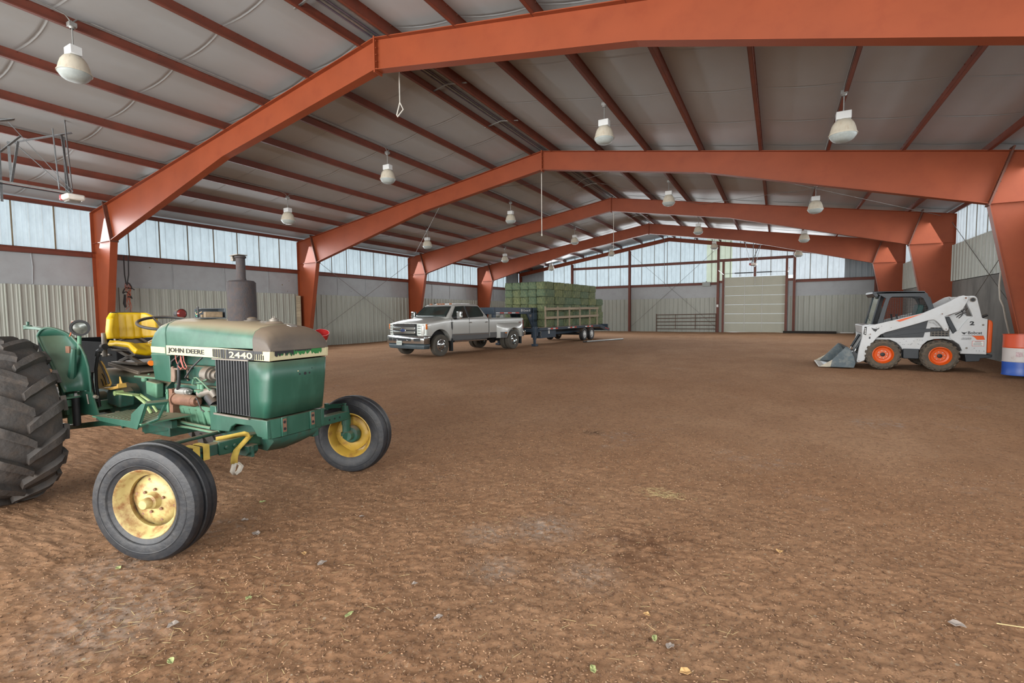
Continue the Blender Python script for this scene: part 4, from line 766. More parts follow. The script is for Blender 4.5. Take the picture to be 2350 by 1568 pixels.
# ================================================================ PICKUP TRUCK
TW = mat('silver_white_car_paint', srgb(170, 172, 168), .3, .15, .02, 2, coat=.6)
TG = mat('grey_two_tone_paint', srgb(96, 100, 102), .3, .4, .03, 2, coat=.5)
CHR = mat('chrome_trim', srgb(190, 194, 194), .16, .95, .04, 5)
CGL = mat('dark_car_glass', srgb(34, 48, 46), .06, 0, .25, 3, spec=.8, coat=.6)
TBK = mat('black_plastic_trim', srgb(32, 36, 39), .55, 0, .08, 10)
TTY = mat('dusty_truck_tyre', srgb(70, 68, 62), .85, 0, .1, 10, srgb(92, 82, 68), .5)
TAN = mat('tan_leather', srgb(120, 84, 66), .6)
BLUEO = mat('blue_oval', srgb(40, 64, 110), .25, .2, .02)
PLATE = mat('license_plate', srgb(188, 196, 192), .4, .1, .05, 30)
def boolean_cut(o, cutters):
    for c_ in cutters:
        b_ = o.modifiers.new('cut', 'BOOLEAN'); b_.object = c_; b_.operation = 'DIFFERENCE'; b_.solver = 'EXACT'
    dg = bpy.context.evaluated_depsgraph_get(); me = bpy.data.meshes.new_from_object(o.evaluated_get(dg)); o.modifiers.clear(); o.data = me
    for c_ in cutters: bpy.data.objects.remove(c_)
    me.polygons.foreach_set('use_smooth', [True] * len(me.polygons)); me.set_sharp_from_angle(angle=R(30)); return o
TK = thing('pickup_truck', 'silver-white crew-cab dually pickup with chrome grille hitched to the hay trailer', 'truck', (8.15, 13.75, 0), R(-96.8))
def bsec(x, zb, w, zs, zt, wb=None):
    wb = wb or w - .03
    L_ = [(-wb, zb), (-w, zb + .12), (-w, zs - .10), (-w + .015, zs - .03), (-w + .05, zs), (-w * .6, zs + (zt - zs) * .8), (0, zt)]
    L_ += [(-a, b_) for a, b_ in L_[:-1][::-1]]
    return [(x, a, b_) for a, b_ in L_]
mb = MB(); mb.loft([bsec(.79, .74, .80, 1.12, 1.16), bsec(.76, .72, .86, 1.155, 1.21), bsec(.66, .70, .91, 1.18, 1.245), bsec(.45, .66, .93, 1.215, 1.29), bsec(.0, .62, .93, 1.27, 1.34), bsec(-.30, .58, .93, 1.31, 1.375), bsec(-.45, .52, .93, 1.33, 1.38), bsec(-2.60, .52, .93, 1.33, 1.34), bsec(-2.715, .53, .93, 1.325, 1.335)])
body = mb.build('body', TW, TK, 30, label='silver-white cab body and bonnet')
mb = MB(); mb.loft([bsec(-2.75, .53, .93, 1.30, 1.301), bsec(-5.12, .55, .93, 1.305, 1.306)]); bed = mb.build('cargo_bed', TW, TK, 30)
def cutter(x0, x1, y0, y1, z0, z1): return MB().box(x0, x1, y0, y1, z0, z1).build('c', TW)
def cutcyl(x, z, r, y0, y1): return MB().cyl((x, y0, z), (x, y1, z), r, n=48).build('c', TW)
for o_ in ():
    pass
c1_ = cutcyl(.02, .42, .54, -1.3, 1.3); c1_.parent = TK; boolean_cut(body, [c1_])
c2_ = cutcyl(-4.18, .40, .53, -1.3, 1.3); c3_ = cutter(-5.02, -2.83, -.80, .80, .80, 1.6); c2_.parent = TK; c3_.parent = TK; boolean_cut(bed, [c2_, c3_])
for s in (-1, 1):
    secs = []
    for x, w, zt in ((-3.22, .935, 1.10), (-3.36, 1.02, 1.08), (-3.48, 1.09, 1.07), (-3.75, 1.12, 1.06), (-4.18, 1.125, 1.07), (-4.6, 1.11, 1.06), (-4.85, 1.05, 1.04), (-5.04, .96, 1.02), (-5.1, .935, 1.0)):
        secs.append([(x, s * .90, .50), (x, s * w, .50), (x, s * w, zt - .18), (x, s * (w * .75 + .93 * .25), zt - .06), (x, s * (.93 + (w - .93) * .25), zt + .02), (x, s * .90, zt + .05)])
    fl_ = MB().loft(secs).build('wheel_flare', TW, TK, 30); c_ = cutcyl(-4.18, .40, .50, -1.3, 1.3); c_.parent = TK; boolean_cut(fl_, [c_])
    # grey lower band
    MB().prism([(-.60, .765), (-.52, .60), (-.52, .53), (-2.70, .53), (-2.70, .745)], s * .928, s * .938).build('lower_band', TG, body, bevel=.003)
    MB().prism([(-2.77, .745), (-2.77, .53), (-3.22, .53), (-3.22, .745)], s * .928, s * .938).build('lower_band', TG, bed, bevel=.003)
    MB().prism([(-.66, .74), (-2.68, .72), (-2.68, .70), (-.66, .72)], s * .936, s * .946).build('chrome_strip', CHR, body, smooth=0)
    mb = MB(); mb.loft([[(x, s * .905, .502), (x, s * (w + .006), .502), (x, s * (w + .006), .74), (x, s * .905, .74)] for x, w in ((-3.36, 1.02), (-3.48, 1.09), (-3.68, 1.115))]); mb.build('flare_lower', TG, fl_, smooth=0)
    MB().cbox((-3.60, s * 1.125, .70), (.10, .02, .035)).build('marker_lamp', AMBL, fl_)
    MB().prism([(-5.04, .72), (-5.08, .50), (-4.92, .50), (-4.86, .60), (-4.84, .72)], s * .92, s * .99).build('flare_lower', TG, fl_, smooth=0)
    MB().tube([(-.62, s * .97, .50), (-2.50, s * .97, .48)], .035, 10).build('running_board', CHR, TK)
    for x in (-1.58, -2.545): MB().tube([(x + .06, s * .94, 1.16), (x + .04, s * .97, 1.165), (x - .04, s * .97, 1.165), (x - .06, s * .94, 1.16)], .014, 8).build('door_handle', CHR, body)
    mb = MB()
    for x in (-1.53, -2.72 + .02): mb.prism([(x - .005, .54), (x + .005, .54), (x + .005, 1.33), (x - .005, 1.33)], s * .926, s * .9335)
    mb.prism([(-.575, .56), (-.565, .56), (-.565, 1.30), (-.575, 1.30)], s * .926, s * .9335); each(mb, 'door_gap', TBK, body, smooth=0)
    MB().prism([(-.53, 1.19), (-.59, 1.19), (-.60, .98), (-.575, .91), (-.545, .98)], s * .928, s * .945).build('fender_vent', TBK, body, bevel=.003)
    MB().prism([(-.50, 1.20), (-.61, 1.20), (-.61, 1.17), (-.50, 1.17)], s * .928, s * .948).build('vent_badge', CHR, body, smooth=0)
    MB().cbox((-.535, s * .90, .38), (.012, .20, .46)).build('mud_flap', TBK, TK)
    MB().cbox((-4.66, s * .99, .36), (.012, .34, .30)).build('mud_flap', TBK, TK)
    MB().prism([(-5.08, 1.21), (-5.13, 1.20), (-5.14, .82), (-5.06, .80), (-5.07, 1.0)], s * .87, s * .945).build('tail_light', REDL, bed, bevel=.01)
    # mirror
    mb = MB(); mb.cbox((-.70, s * 1.18, 1.45), (.11, .20, .28)); mi = mb.build('door_mirror', CHR, TK, bevel=.03, seg=3); MB().tube([(-.62, s * .92, 1.36), (-.66, s * 1.10, 1.38)], .022, 8).build('mirror_arm', TBK, mi); MB().cbox((-.70, s * 1.285, 1.40), (.08, .012, .06)).build('mirror_lamp', PLATE, mi)
lettering('lettering', 'FX4', (-4.86, .937, 1.07), (1, 0, 0), (0, 0, 1), .16, .055, REDL, bed, .003) if False else None
v, f = text_mesh('FX4', .17, .055, .004, .02)
MB().add([Vector((-4.78 - p.x * 1, .9385 + p.z, 1.08 + p.y)) for p in v], f).build('lettering', mat('dark_red_letters', srgb(110, 50, 48), .4), bed, smooth=0, norm=False, label='small dark red letters on the bed side')
# greenhouse
def ghring(z, xf, xr, w, r=.10):
    pts_ = []
    for cx_, cy_, a in ((xf - r, w - r, 0), (xr + r, w - r, 90), (xr + r, -(w - r), 180), (xf - r, -(w - r), 270)):
        for k in range(5): t = R(a + 90 * k / 4); pts_.append((cx_ + r * math.cos(t), cy_ + r * math.sin(t), z))
    return pts_
mb = MB(); mb.loft([ghring(1.325, -.36, -2.715, .918), ghring(1.40, -.42, -2.66, .895), ghring(1.76, -.82, -2.36, .77), ghring(1.82, -.90, -2.32, .745, .12), ghring(1.855, -1.0, -2.26, .69, .14), ghring(1.875, -1.25, -2.1, .52, .2)])
cabo = mb.build('cab_roof', TW, TK, 50, label='silver-white cab pillars and roof')
def sidey(z): return .898 - (z - 1.39) * .338 + .004
for s in (-1, 1):
    for nm, poly in (('front_side_window', [(-.66, 1.34), (-.60, 1.40), (-.92, 1.755), (-1.40, 1.775), (-1.46, 1.345), (-1.1, 1.34), (-.95, 1.30), (-.70, 1.29)]), ('rear_side_window', [(-1.55, 1.36), (-1.49, 1.775), (-2.20, 1.77), (-2.27, 1.73), (-2.42, 1.45), (-2.38, 1.39), (-1.55, 1.355)])):
        v = [(x, s * max(sidey(z), .0), z) for x, z in poly] + [(x, s * (sidey(z) - .02), z) for x, z in poly]; n = len(poly)
        wv = MB().add(v, [tuple(range(n))] + [(i, (i + 1) % n, n + (i + 1) % n, n + i) for i in range(n)]).build(nm, CGL, cabo, smooth=0)
        MB().tube([(x, s * (sidey(z) + .002), z) for x, z in poly], .010, 5, closed=True).build('window_seal', TBK, wv)
    MB().tube([(-1.51, s * (sidey(1.36) + .0), 1.36), (-1.45, s * (sidey(1.77) + .0), 1.77)], .022, 6).build('door_pillar', TBK, cabo)
def ws(u, v_):
    y_ = (-1 + 2 * u) * (.80 - .13 * v_); x = -.385 - .42 * v_ - .06 * (1 - (abs(2 * u - 1)) ** 2) * -1 * .0 + .07 * (1 - (2 * u - 1) ** 2) * .6
    return (x + .006, y_, 1.40 + .365 * v_)
MB().grid(ws, 14, 6).build('windshield', CGL, cabo, 60, solid=.012, norm=False)
MB().tube([ws(0, 0), ws(.5, 0), ws(1, 0), ws(1, .5), ws(1, 1), ws(.5, 1), ws(0, 1), ws(0, .5)], .014, 5, closed=True).build('windshield_seal', TBK, cabo)
mb = MB(); mb.cbox((-2.50, 0, 1.57), (.012, 1.2, .28), Matrix.Rotation(R(38), 3, 'Y')); mb.build('rear_window', CGL, cabo)
mb = MB(); 
for y_ in (-.50, -.14, 0, .14, .50): mb.cbox((-.98, y_, 1.868), (.10, .055, .022))
each(mb, 'roof_marker_lamp', AMBL, cabo, bevel=.006)
MB().prism([(-.98, 1.87), (-1.06, 1.87), (-1.05, 1.92)], -.36, -.34).build('roof_antenna', TBK, cabo)
MB().tube([(-.36, -.70, 1.385), (-.40, -.2, 1.40), (-.42, .1, 1.42)], .010, 6).build('wiper', TBK, cabo)
MB().tube([(-.38, .70, 1.385), (-.42, .3, 1.41), (-.44, .1, 1.43)], .010, 6).build('wiper', TBK, cabo)
# nose
mb = MB(); mb.loft([[(x + dx, y_, z) for y_ in (-.60, -.45, -.3, 0, .3, .45, .60) for dx in [.085 * (1 - (y_ / .86) ** 2)]] for x, z in ((.76, .735), (.79, .95), (.775, 1.155))], closed=False, caps=False); gr = mb.build('grille', TBK, TK, 60, solid=.03)
def bowed(name, y0, y1, z0, z1, x, d, m_, parent, n=10, bev=.008, tag_=None):
    mb = MB(); secs = []
    for k in range(n + 1):
        y_ = y0 + (y1 - y0) * k / n; xx = x - .07 + .085 * (1 - (y_ / .86) ** 2); secs.append([(xx, y_, z0), (xx + d, y_, z0 + .004), (xx + d, y_, z1 - .004), (xx, y_, z1)])
    return mb.loft(secs).build(name, m_, parent, 30, bevel=bev, label=tag_)
bowed('grille_bar', -.56, .56, .955, 1.055, .86, .045, CHR, gr); bowed('grille_bar', -.56, .56, .815, .915, .86, .045, CHR, gr)
bowed('grille_bar', -.54, .54, 1.12, 1.135, .86, .03, CHR, gr, bev=0); bowed('grille_bar', -.54, .54, 1.085, 1.10, .86, .03, GREYM, gr, bev=0); bowed('grille_bar', -.54, .54, .765, .78, .86, .03, CHR, gr, bev=0); bowed('grille_surround', -.60, .60, 1.145, 1.17, .86, .03, CHR, gr); bowed('grille_surround', -.60, .60, .735, .755, .86, .03, CHR, gr)
Mo = Matrix.Translation((.915, 0, .935)) @ Matrix.Rotation(R(90), 4, 'Y') @ Matrix.Diagonal((.5, 1.15, 1, 1))
MB().lathe([(0, -.02), (.115, -.02), (.125, 0), (.115, .008), (.10, .009)], Mo, 32).build('badge_ring', CHR, gr); MB().lathe([(.10, .006), (0, .012)], Mo, 32).build('badge_oval', BLUEO, gr)
lettering('lettering', 'Ford', (.928, -.075, .915), (0, 1, 0), (0, 0, 1), .15, .045, CHR, gr, .003, shear=.4)
for s in (-1, 1):
    mb = MB(); secs = []
    for k in range(6):
        y_ = s * (.60 + .32 * k / 5); xx = .79 + .085 * (1 - (.72) ** 2) - .05 * (k / 5) - .09 * (k / 5) ** 3; secs.append([(xx - .05, y_, .765), (xx, y_, .765), (xx, y_, 1.165), (xx - .05, y_, 1.165)])
    hl = mb.loft(secs).build('headlight', PLATE, TK, 30, bevel=.006)
    mb = MB()
    for z in (.84, .92, 1.01, 1.09): mb.cbox((.835, s * .71, z), (.015, .11, .018))
    each(mb, 'headlight_segment', TBK, hl); MB().cbox((.69, s * .927, 1.06), (.07, .03, .18)).build('side_marker', AMBL, hl, bevel=.006)
def bump(x, z, w): return [(x - .08 + .12 * (1 - (y_ / w) ** 2) ** .8 - (.22 if abs(y_) >= w - .001 else 0), y_, z) for y_ in [w * c_ for c_ in (-1, -.96, -.88, -.7, -.5, -.25, 0, .25, .5, .7, .88, .96, 1)]]
mb = MB(); mb.loft([bump(.84, .455, .94), bump(.89, .49, .965), bump(.895, .60, .975), bump(.895, .68, .975), bump(.86, .735, .965), bump(.80, .735, .95)], closed=False, caps=False); bp_ = mb.build('front_bumper', CHR, TK, 40, solid=.012)
for y0, y1 in ((-.78, -.58), (-.52, .40), (.52, .80)):
    mb = MB(); secs = []
    for k in range(7):
        y_ = y0 + (y1 - y0) * k / 6; xx = .813 + .12 * (1 - (y_ / .975) ** 2) ** .8; secs.append([(xx, y_, .565), (xx + .014, y_, .565), (xx + .014, y_, .665), (xx, y_, .665)])
    mb.loft(secs).build('bumper_opening', TBK, bp_, bevel=.01)
mb = MB(); mb.cbox((.95, -.26, .59), (.02, .07, .03)); mb.cbox((.95, .25, .59), (.02, .07, .03)); mb.cbox((.85, .70, .63), (.02, .10, .03)); each(mb, 'tow_hook', CHR, bp_, bevel=.004)
mb = MB(); mb.loft([bump(.80, .30, .86), bump(.83, .31, .90), bump(.85, .38, .92), bump(.84, .455, .93)], closed=False, caps=False); mb.build('front_valance', mat('slate_plastic', srgb(62, 74, 80), .5), TK, 40, solid=.02)
pl_ = MB().cbox((.955, -.16, .50), (.012, .27, .15)).build('license_plate', PLATE, TK, bevel=.003); mb = MB()
for k in range(6): mb.cbox((.9625, -.25 + .035 * k, .505), (.003, .018, .055))
for k in range(7): mb.cbox((.9625, -.25 + .03 * k, .455), (.003, .014, .012))
mb.build('plate_characters', mat('greyish_green_print', srgb(120, 136, 130), .6), pl_, smooth=0)
mb = MB().box(-5.34, -5.14, -.93, .93, .55, .75); mb.build('rear_bumper', CHR, TK, bevel=.03)
mb = MB().box(-4.9, .6, -.45, -.35, .42, .52); mb.box(-4.9, .6, .35, .45, .42, .52); mb.box(-2.6, -.5, -.7, .7, .44, .54); mb.cyl((-4.18, -1.0, .38), (-4.18, 1.0, .38), .06); mb.cyl((.0, -.8, .38), (.0, .8, .38), .05); mb.cyl((-4.18, 0, .38), (-4.05, 0, .38), .15); mb.cyl((-3.3, -.5, .45), (-2.8, -.5, .45), .09); mb.build('chassis', TBK, TK)
MB().box(-.50, .55, -.72, .72, .50, 1.10).build('engine_bay', mat('dark_engine_bay', srgb(30, 30, 30), .9), TK, smooth=0)
def truck_wheel(parent, s, x, y_, Rr=.385, w=.22, rr=.215, dish=.0, rim_m=CHR, holes=8, hs=.03, z=.39, tyre=None, nm='tyre'):
    M = Matrix.Translation((x, y_, z)) @ Matrix.Rotation(R(90) if s < 0 else R(-90), 4, 'X')
    ty = MB().lathe([(rr, -w * .40), (rr + .02, -w * .47), (rr + (Rr - rr) * .6, -w * .52), (Rr * .95, -w * .46), (Rr * .99, -w * .38), (Rr, -w * .2), (Rr, w * .2), (Rr * .99, w * .38), (Rr * .95, w * .46), (rr + (Rr - rr) * .6, w * .52), (rr + .02, w * .47), (rr, w * .40)], M, 56).build(nm, tyre or TTY, parent, 32)
    mb = MB().lathe([(rr + .004, w * .44), (rr - .012, w * .46), (rr - .02, w * .38), (rr - .03, w * .40 - dish - .01), (rr * .80, w * .40 - dish), (rr * .45, w * .40 - dish + .03), (rr * .42, w * .40 - dish + .065), (rr * .25, w * .40 - dish + .08), (0, w * .40 - dish + .08)], M, 48); mb.lathe([(rr + .004, -w * .44), (rr - .02, -w * .38), (rr - .03, w * .2)], M, 48)
    rim = mb.build('wheel_rim', rim_m, parent, 35); mb = MB()
    for k in range(holes): t = 2 * math.pi * k / holes; p = Vector((rr * .68 * math.cos(t), rr * .68 * math.sin(t), w * .40 - dish + .008)); mb.cyl(M @ p, M @ (p + Vector((0, 0, .012))), hs, n=12)
    each(mb, 'rim_hole', TBK, rim); return ty
for s in (-1, 1):
    truck_wheel(TK, s, .0, s * .85, dish=-.01, hs=.026)
    truck_wheel(TK, s, -4.18, s * 1.0, dish=.12, holes=0); truck_wheel(TK, s, -4.18, s * .73, dish=.05, holes=0)
# ================================================================ GOOSENECK TRAILER
NAVY = mat('navy_trailer_paint', srgb(52, 66, 80), .4, .2, .06, 4, dust=DUSTC, dustamt=.3)
WOOD = mat('weathered_plank_wood', srgb(156, 142, 120), .85, 0, .18, 3, srgb(112, 100, 82), .7, bump=.3, bscale=40, stretch=(.3, 4, 4))
WHT = mat('white_paint', srgb(206, 208, 206), .4, 0, .04, 8); REDT = mat('red_reflective_tape', srgb(206, 62, 36), .35); WHTT = mat('white_reflective_tape', srgb(206, 206, 202), .35)
TL = thing('gooseneck_trailer', 'navy gooseneck flatbed trailer with wooden deck carrying stacked hay', 'trailer', (8.65, 17.92, 0), R(-95))
nk = MB(); 
for s in (-1, 1): nk.box(-2.50, .64, s * .46 - .04, s * .46 + .04, 1.46, 1.75)
nk.box(.52, .66, -.50, .50, 1.46, 1.75); nk.box(-2.5, -2.3, -.5, .5, 1.50, 1.74); neck = nk.build('neck', NAVY, TL, bevel=.008)
mb = MB().box(.52, .64, -.07, .07, 1.0, 1.46); mb.cyl((.58, 0, .90), (.58, 0, 1.0), .05); mb.box(.50, .70, .42, .50, 1.32, 1.46); mb.build('coupler_post', NAVY, TL, bevel=.006)
MB().prism([(-.10, 1.46), (.06, 1.46), (.14, 1.31), (-.16, 1.31)], .30, .44).build('tool_tray', mat('pale_grey_box', srgb(148, 152, 144), .5), TL)
for s in (-1, 1):
    mb = MB().box(-2.84, -2.50, s * .46 - .05, s * .46 + .05, .34, 1.75); mb.box(-2.52, -2.48, s * .46 - .07, s * .46 + .07, .34, 1.75); mb.prism([(-2.48, 1.46), (-1.98, 1.46), (-2.48, .78)], s * .46 - .03, s * .46 + .03); mb.build('riser', NAVY, TL, bevel=.006)
a = -2.36
v, f = text_mesh('Circle D', .62, .085, .004, .01)
MB().add([Vector((-1.62 - p.x, .5015 + p.z, 1.575 + p.y)) for p in v], f).build('lettering', WHTT, neck, smooth=0, norm=False, label='white maker lettering on the neck')
mb = MB(); M_ = Matrix.Translation((-1.50, .5015, 1.62)) @ Matrix.Rotation(R(-90), 4, 'X'); mb.lathe([(.052, 0), (.052, .003), (.066, .003), (.066, 0)], M_, 24); mb.lathe([(.0, .003), (.030, .003), (.030, 0)], M_, 16); mb.build('circle_logo', WHTT, neck)
mb1 = MB(); mb2 = MB()
for k in range(6): (mb1 if k % 2 else mb2).box(.50 - .30 * k - .28 + .0, .50 - .30 * k, .5008, .505, 1.495, 1.535)
each(mb1, 'reflective_tape', REDT, neck, smooth=0, label='red reflective strip'); each(mb2, 'reflective_tape', WHTT, neck, smooth=0)
MB().cbox((.36, .503, 1.43), (.26, .004, .03)).build('decal_plate', WHTT, neck); MB().cbox((-2.25, .494, 1.40), (.20, .004, .05)).build('decal_plate', GREYM, neck); MB().cbox((-2.25, .494, 1.34), (.12, .004, .06)).build('decal_plate', GREYM, neck)
mb = MB()
n = 11
for k in range(n): y0 = -1.10 + 2.2 * k / n; mb.box(-8.74, -2.86, y0 + .004, y0 + 2.2 / n - .004, .785, .825)
mb.build('deck_planks', WOOD, TL, smooth=0, label='weathered wooden deck planks')
for s in (-1, 1):
    mb = MB().box(-8.78, -2.0, s * 1.11, s * 1.16, .70, .82); mb.box(-8.78, -2.0, s * 1.16, s * 1.175, .80, .815); mb.box(-8.78, -2.0, s * 1.16, s * 1.175, .70, .712); sr = mb.build('side_rail', NAVY, TL, smooth=0)
    m1, m2 = MB(), MB()
    for a in (-2.72, -4.74, -6.76):
        for k in range(4): (m1 if k % 2 else m2).cbox((a - .13 - .245 * k, s * 1.163, .757), (.235, .006, .055))
    each(m1, 'reflective_tape', REDT, sr, smooth=0); each(m2, 'reflective_tape', WHTT, sr, smooth=0)
    MB().prism([(-8.74, .82), (-10.10, .56), (-10.10, .42), (-9.4, .50), (-8.74, .66)], s * 1.10, s * 1.17).build('dovetail_rail', NAVY, TL, smooth=0)
    mb = MB().box(-8.7, -2.86, s * .48 - .04, s * .48 + .04, .42, .44); mb.box(-8.7, -2.86, s * .48 - .01, s * .48 + .01, .44, .76); mb.box(-8.7, -2.86, s * .48 - .05, s * .48 + .05, .76, .785); mb.build('main_beam', NAVY, TL, smooth=0)
    mb = MB().box(-1.86, -1.72, s * 1.0 - .06, s * 1.0 + .06, .30, .87); mb.box(-2.00, -1.88, s * 1.0 - .06, s * 1.0 + .06, .45, .87); mb.box(-1.84, -1.74, s * 1.0 - .045, s * 1.0 + .045, .10, .30); mb.cbox((-1.79, s * 1.0, .05), (.22, .22, .10)); mb.build('landing_leg', NAVY, TL, bevel=.006)
    MB().tube([(-2.1, s * 1.08, .70), (-2.15, s * 1.12, .60), (-2.06, s * 1.14, .52), (-2.14, s * 1.14, .40)], .012, 6).build('jack_crank', GREYM, TL)
MB().box(-2.12, -2.0, -1.10, 1.10, .62, .78).build('cross_beam', NAVY, TL, bevel=.006)
MB().box(-3.70, -2.25, .60, 1.05, .33, .70).build('tool_box', NAVY, TL, bevel=.01)
MB().cbox((-3.0, 1.06, .60), (.12, .01, .16)).build('decal_plate', WHTT, TL)
MB().box(-4.9, -3.9, -.3, .3, .36, .42).build('cross_tank', TBK, TL)
mb = MB().prism([(-8.74, .82), (-10.08, .56), (-10.08, .53), (-8.74, .79)], -1.08, 1.08); mb.build('dovetail_deck', NAVY, TL, smooth=0)
mb = MB().box(-10.16, -10.10, -1.05, 1.05, .44, .82)
mb.build('folding_ramp', NAVY, TL, bevel=.005); mb = MB(); mb.cbox((-9.55, 1.176, .60), (.16, .005, .045), Matrix.Rotation(R(-11), 3, 'Y')); mb.cbox((-9.85, 1.176, .545), (.16, .005, .045), Matrix.Rotation(R(-11), 3, 'Y')); each(mb, 'reflective_tape', REDT, TL, smooth=0)
for x in (-6.81, -7.72):
    for s in (-1, 1): truck_wheel(TL, s, x, s * 1.02, Rr=.34, w=.20, rr=.19, dish=.02, rim_m=WHT, holes=8, hs=.022, z=.342, tyre=BLKP)
mb = MB().cyl((-6.81, -1, .34), (-6.81, 1, .34), .045); mb.cyl((-7.72, -1, .34), (-7.72, 1, .34), .045); each(mb, 'axle', TBK, TL)
# side rack
RK = thing('stake_rack', 'weathered wooden stake rack on the near edge of the trailer deck', 'fence', (8.65, 17.92, 0), R(-95))
for k, x in enumerate((-2.64, -3.85, -5.08, -6.29, -7.52, -8.50)): MB().box(x - .045, x + .045, 1.055, 1.098, .825, 1.80 + (.0 if k < 5 else -.03)).build('stake', WOOD, RK, smooth=0)
for z, dz in ((1.62, .12), (1.21, .11)):
    mb = MB(); mb.prism([(-2.56, z), (-8.58, z + .07), (-8.58, z + .07 + dz), (-2.56, z + dz)], 1.10, 1.135); mb.build('rack_rail', WOOD, RK, smooth=0)
# hay
HAY = []
for k, (c1, c2, c3) in enumerate((((88, 100, 74), (126, 132, 92), (58, 76, 56)), ((80, 98, 78), (112, 124, 92), (52, 72, 58)), ((98, 108, 76), (136, 138, 94), (66, 80, 54)))):
    M = mat('green_hay_%d' % k, srgb(*c1), .95, 0, .3, 5, srgb(*c2), .9, bump=.9, bscale=38, stretch=(2.2, 2.2, .5), fac_lo=.45, fac_hi=.62); HAY.append(M)
HM = []
for k in range(5):
    rs = Vector((k * 7.3, 1.7 * k, 3)); nx_, ny_, nz_ = 14, 8, 7; L_, Wd, Hh = .985, .455, .372
    bm = bmesh.new(); bmesh.ops.create_cube(bm, size=1); bmesh.ops.subdivide_edges(bm, edges=bm.edges[:], cuts=9, use_grid_fill=True)
    for v_ in bm.verts:
        p = v_.co.copy(); q_ = Vector((p.x * 2, p.y * 2, p.z * 2)); r_ = sum(abs(c_) ** 12 for c_ in q_) ** (1 / 12)
        q_ = q_ / max(r_, 1e-6) * max(abs(c_) for c_ in q_) if r_ > 0 else q_
        v_.co = Vector((q_.x * L_ / 2, q_.y * Wd / 2, q_.z * Hh / 2)); d_ = mn.noise(v_.co * 9 + rs) * .034 + mn.noise(v_.co * 26 + rs) * .02
        v_.co += v_.co.normalized() * d_
        for t_ in (-.16, .16): v_.co.z *= 1 - .06 * math.exp(-((v_.co.x - t_) / .02) ** 2)
    me = bpy.data.meshes.new('hay_bale'); bm.to_mesh(me); bm.free(); me.polygons.foreach_set('use_smooth', [True] * len(me.polygons)); me.materials.append(HAY[k % 3]); HM.append(me)
rh = random.Random(11)
MT = Matrix.Translation((8.65, 17.92, 0)) @ Matrix.Rotation(R(-95), 4, 'Z')
row_names = ['bottom row', 'second row up', 'third row up', 'fourth row up', 'fifth row up', 'topmost row']; ordn = ['first', 'second', 'third', 'fourth', 'fifth', 'sixth', 'seventh']
def bale(x, y_, z, label, rot=0):
    o = bpy.data.objects.new('hay_bale', HM[rh.randrange(5)]); C.objects.link(o)
    p = MT @ Vector((x, y_, z)); o.location = p; o.rotation_euler = (rh.uniform(-.02, .02), rh.uniform(-.02, .02), R(-95) + rot + rh.uniform(-.03, .03)); tag(o, label, 'hay bale', 'green hay bales on the trailer')
for r_ in range(6):
    z = .826 + .182 + .361 * r_; nx2 = 7 if r_ < 4 else 6
    for j in range(nx2):
        x = -2.96 - .485 - .972 * j - (.10 if r_ % 2 else 0) * (j > 0) + rh.uniform(-.02, .02); bale(x, .62 + rh.uniform(-.03, .04), z, 'green hay bale, %s from the front on the rack side, %s' % (ordn[j], row_names[r_]))
    for j in range(4): bale(-3.45 + rh.uniform(-.03, .03), .62 - .455 * (j + 1), z, 'green hay bale facing the pickup, %s in from the rack side, %s' % (ordn[j], row_names[r_]))
# ================================================================ SKID STEER LOADER
BW = mat('white_machine_paint', srgb(184, 188, 190), .42, 0, .04, 2, srgb(164, 162, 154), .35, dust=DUSTC, dustamt=.15)
BD = mat('charcoal_machine_paint', srgb(42, 48, 53), .45, .1, .08, 4)
BO = mat('orange_machine_paint', srgb(202, 82, 20), .4, 0, .05, 3)
BST = mat('grey_bucket_steel', srgb(64, 76, 82), .42, .4, .15, 4, srgb(110, 112, 108), .6)
BEDGE = mat('worn_bare_steel', srgb(150, 144, 130), .5, .5, .15, 8)
BTY = mat('muddy_loader_tyre', srgb(78, 72, 64), .9, 0, .15, 9, srgb(112, 94, 72), .6, bump=.3, bscale=30)
BGL = mat('tinted_green_glass', srgb(30, 72, 66), .08, 0, .2, 4, coat=.5)
SKX, SKY = 22.3, 15.9
SK = thing('skid_steer_loader', 'white skid steer loader with orange wheels and lowered bucket near the right wall', 'loader', (SKX, SKY, 0))
def T(pts_, y=-.85):            # profile points measured on the near side, carried to depth y
    k = (15.9 + y) / 15.05; return [(19.42 + (x - 19.42) * k - SKX, 1.486 + (z - 1.486) * k) for x, z in pts_]
def P(pts_, y0, y1, name, m_, parent=SK, bevel=.006, ref=None, label=None, smooth=30):
    mb = MB().prism(T(pts_, y0 if ref is None else ref), y0, y1); return mb.build(name, m_, parent, smooth, bevel=bevel, label=label)
ARM = [(21.311, 1.101), (21.428, 1.083), (21.994, 1.249), (22.516, 1.409), (22.724, 1.521), (22.978, 1.669), (23.08, 1.745), (23.16, 1.795), (23.23, 1.812), (23.30, 1.795), (23.329, 1.718), (23.291, 1.63), (23.237, 1.499), (23.18, 1.44), (23.10, 1.405), (22.912, 1.323), (22.96, 1.16), (23.0, 1.03), (22.985, .985), (22.95, .969), (22.91, .985), (22.86, 1.08), (22.805, 1.165), (22.75, 1.22), (22.706, 1.244), (22.61, 1.228), (22.417, 1.152), (22.001, .999), (21.80, .93), (21.70, .875), (21.62, .79), (21.55, .68), (21.48, .55), (21.43, .43), (21.405, .30), (21.384, .21), (21.267, .15), (21.225, .165), (21.217, .20), (21.25, .45), (21.284, .618), (21.32, .80)]
